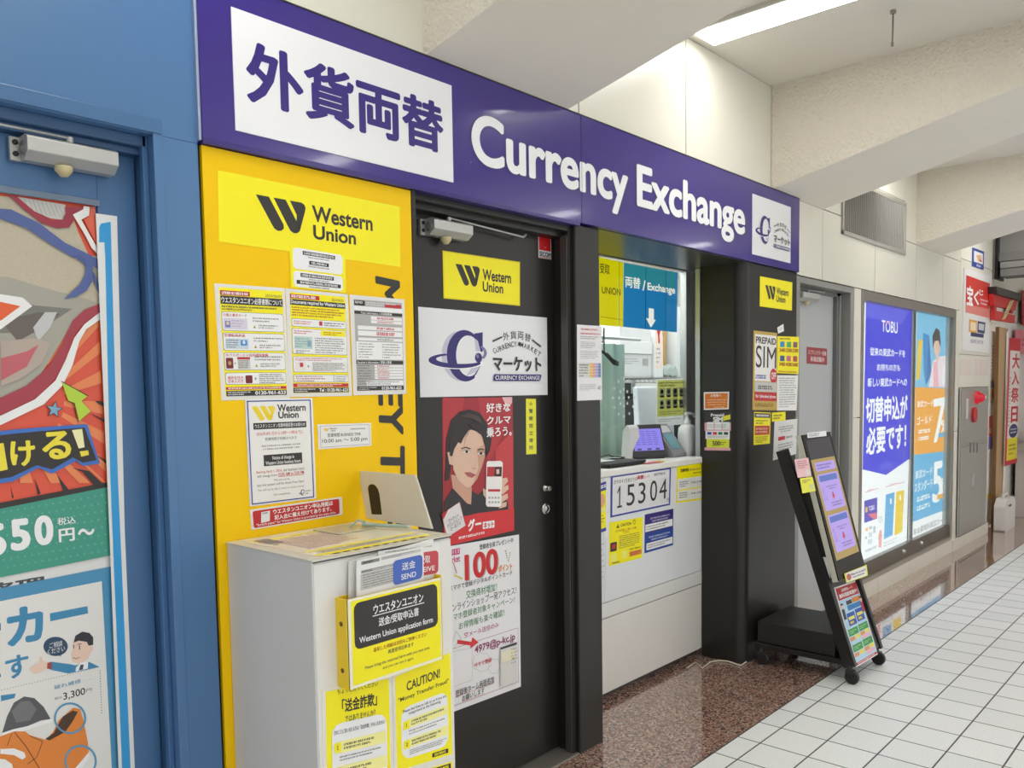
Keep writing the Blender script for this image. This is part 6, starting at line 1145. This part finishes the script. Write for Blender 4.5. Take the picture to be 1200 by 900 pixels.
b = MB(); b.prism(FG, P_((78, 178), (168, 198), (168, 218), (78, 206)), .0, .02, C('#e9e2da', .5)); b.build('name_board', root)
s = Sheet('plaque', 0, 0, FAC(D - .055), [q(198, 138), q(228, 128), q(165, 262), q(142, 268)], C('#d9c78a', .5), .006, root=root); s.lines(.3, .1, .7, .9, 6, ink2, .5, 3); s.done()
# posters on the white shop door
FDR = FAC(D + .05)
def shop_poster(pts, m, label, fn=None):
    s = Sheet('poster', label, 'poster', FAC(D + .055), pts, m, .0012)
    if fn: fn(s)
    s.done()
shop_poster([q(66, 430), q(92, 436), q(90, 640), q(64, 640)], C('#efe4e0', .4), 'narrow pink lettered notice on the far shop door, under the gate sign', lambda s: s.lines(.15, .05, .85, .95, 8, C('#d25a5a'), .5, 3))
shop_poster([q(60, 690), q(112, 690), q(108, 855), q(58, 855)], C('#d9c4a8', .4), 'tall colourful poster on the far shop door, above the red one', lambda s: s.rect(.1, .05, .9, .35, C('#8a9ac0')).rect(.15, .4, .6, .75, C('#d8a04a')).rect(.5, .6, .9, .9, C('#b8605a')))
q = lambda x, y: (1150 + x / 6, 480 + y / 6)
shop_poster([q(40, 50), q(84, 40), q(80, 250), q(38, 255)], C('#d2452f', .4), 'red poster with pale lettering on the far shop door', lambda s: s.text('福', .3, .40, .75, .60, C('#f4d8c0'), .02).lines(.3, .65, .75, .85, 2, C('#f4d8c0'), .5, 3))
# banner
FN = FAC(1.972); q = lambda x, y: (1150 + x / 6, 330 + y / 6)
root = empty('banner_flag', (at(1190, 545, 1.972).x, 1.972, 0), 'tall white and red lottery banner on a pole at the far shop', 'banner')
r_ = lambda x, y: (1150 + x / 6, 480 + y / 6)
s = Sheet('cloth', 0, 0, FN, [q(192, 392), q(272, 402), r_(246, 372), r_(158, 398)], C('#efe6e0', .6), .004, root=root)
s.rect(0, 0, .14, 1, C('#cf2030')).rect(.0, .0, 1, .10, C('#cf2030')).rect(0, .965, 1, 1, C('#cf2030')).rect(.14, .79, .98, .965, C('#f0dc2c')); s.part('picture').ell(.62, .735, .36, .055, C('#2a2f6a')); s.text('大', .34, .12, .98, .24, C('#cf2030'), .04).text('入', .34, .26, .98, .37, C('#cf2030'), .04).text('祭', .34, .39, .98, .51, C('#cf2030'), .03).text('日', .38, .54, .96, .67, C('#cf2030'), .04).lines(.35, .71, .9, .76, 2, w_, .4, 3, True).lines(.3, .83, .9, .93, 3, pk, .4, 4).lines(.17, .3, .27, .7, 14, ink2, .4, 6); s.done()
b = MB(); a0 = FN.uv(*q(190, 385)); b.tube([(a0[0] + .01, 1.984, .0), (a0[0] + .01, 1.984, a0[1] + .05)], .009, w_, 8); b.lathe((a0[0] + .01, 1.984, 0), (0, 0, 1), [(0, .012), (.02, .012)], w_, 10); b.build('pole', root)
# water tank on the floor
ty = 1.86; tx0 = at(1178.5, 600, ty).x
b = MB(); xw = .42; pts = [(tx0 - .01, 0), (tx0 + xw, 0), (tx0 + xw, .26), (tx0 + xw - .05, .32), (tx0 + .07, .32), (tx0 - .01, .25)]
b.prism(FAC(ty), pts, -.10, 0, C('#e4e1dd', .4)); o = b.build('water_tank', None, .02, 3); tag(o, 'white plastic water tank on the floor by the tan wooden post', 'tank')
k = MB(); k.tube([(tx0 + .10, ty + .05, .318), (tx0 + .12, ty + .05, .35), (tx0 + .26, ty + .05, .35), (tx0 + .28, ty + .05, .318)], .014, C('#dcd9d5', .4), 8); k.build('handle', o); k = MB(); k.box(tx0 + .12, tx0 + .24, ty - .002, ty, .235, .255, pk); k.build('marking', o)
# stall goods at the frame edge
b = MB(); b.box(10.3, 11.6, 1.55, 2.05, .72, .78, C('#b8b0aa', .4)); b.box(10.35, 11.55, 1.6, 2.0, .0, .72, C('#c4bcb6', .5)); b.box(10.3, 11.6, 1.54, 1.55, .70, .78, C('#b02a32', .4)); o = b.build('shop_counter', None, .004); tag(o, 'pale shop counter with a red edge at the far right edge of the picture', 'counter')
b = MB(); b.lathe((10.9, 1.75, .78), (0, 0, 1), [(0, .10), (.03, .17), (.09, .20), (.12, .20), (.125, .18)], C('#dfdcd8', .3), 20); o = b.build('bowl'); tag(o, 'white bowl on the far shop counter', 'bowl')
s = Sheet('sign', 'pink hanging panel with dark marks above the far shop counter', 'sign', FAC(2.02), [(1189, 386), (1212, 389), (1212, 416), (1189, 414)], C('#e0808c', .5), .01); s.lines(.3, .3, .7, .7, 2, C('#a03a48'), .5, 3); s.done()
s = Sheet('sign', 'deep red hanging panel at the right picture edge, above the pink one', 'sign', FAC(2.02), [(1197, 340), (1215, 344), (1215, 384), (1197, 381)], C('#9c1f2c', .5), .01); s.text('宝', .2, .3, .8, .7, C('#e8c8a0'), .02); s.done()
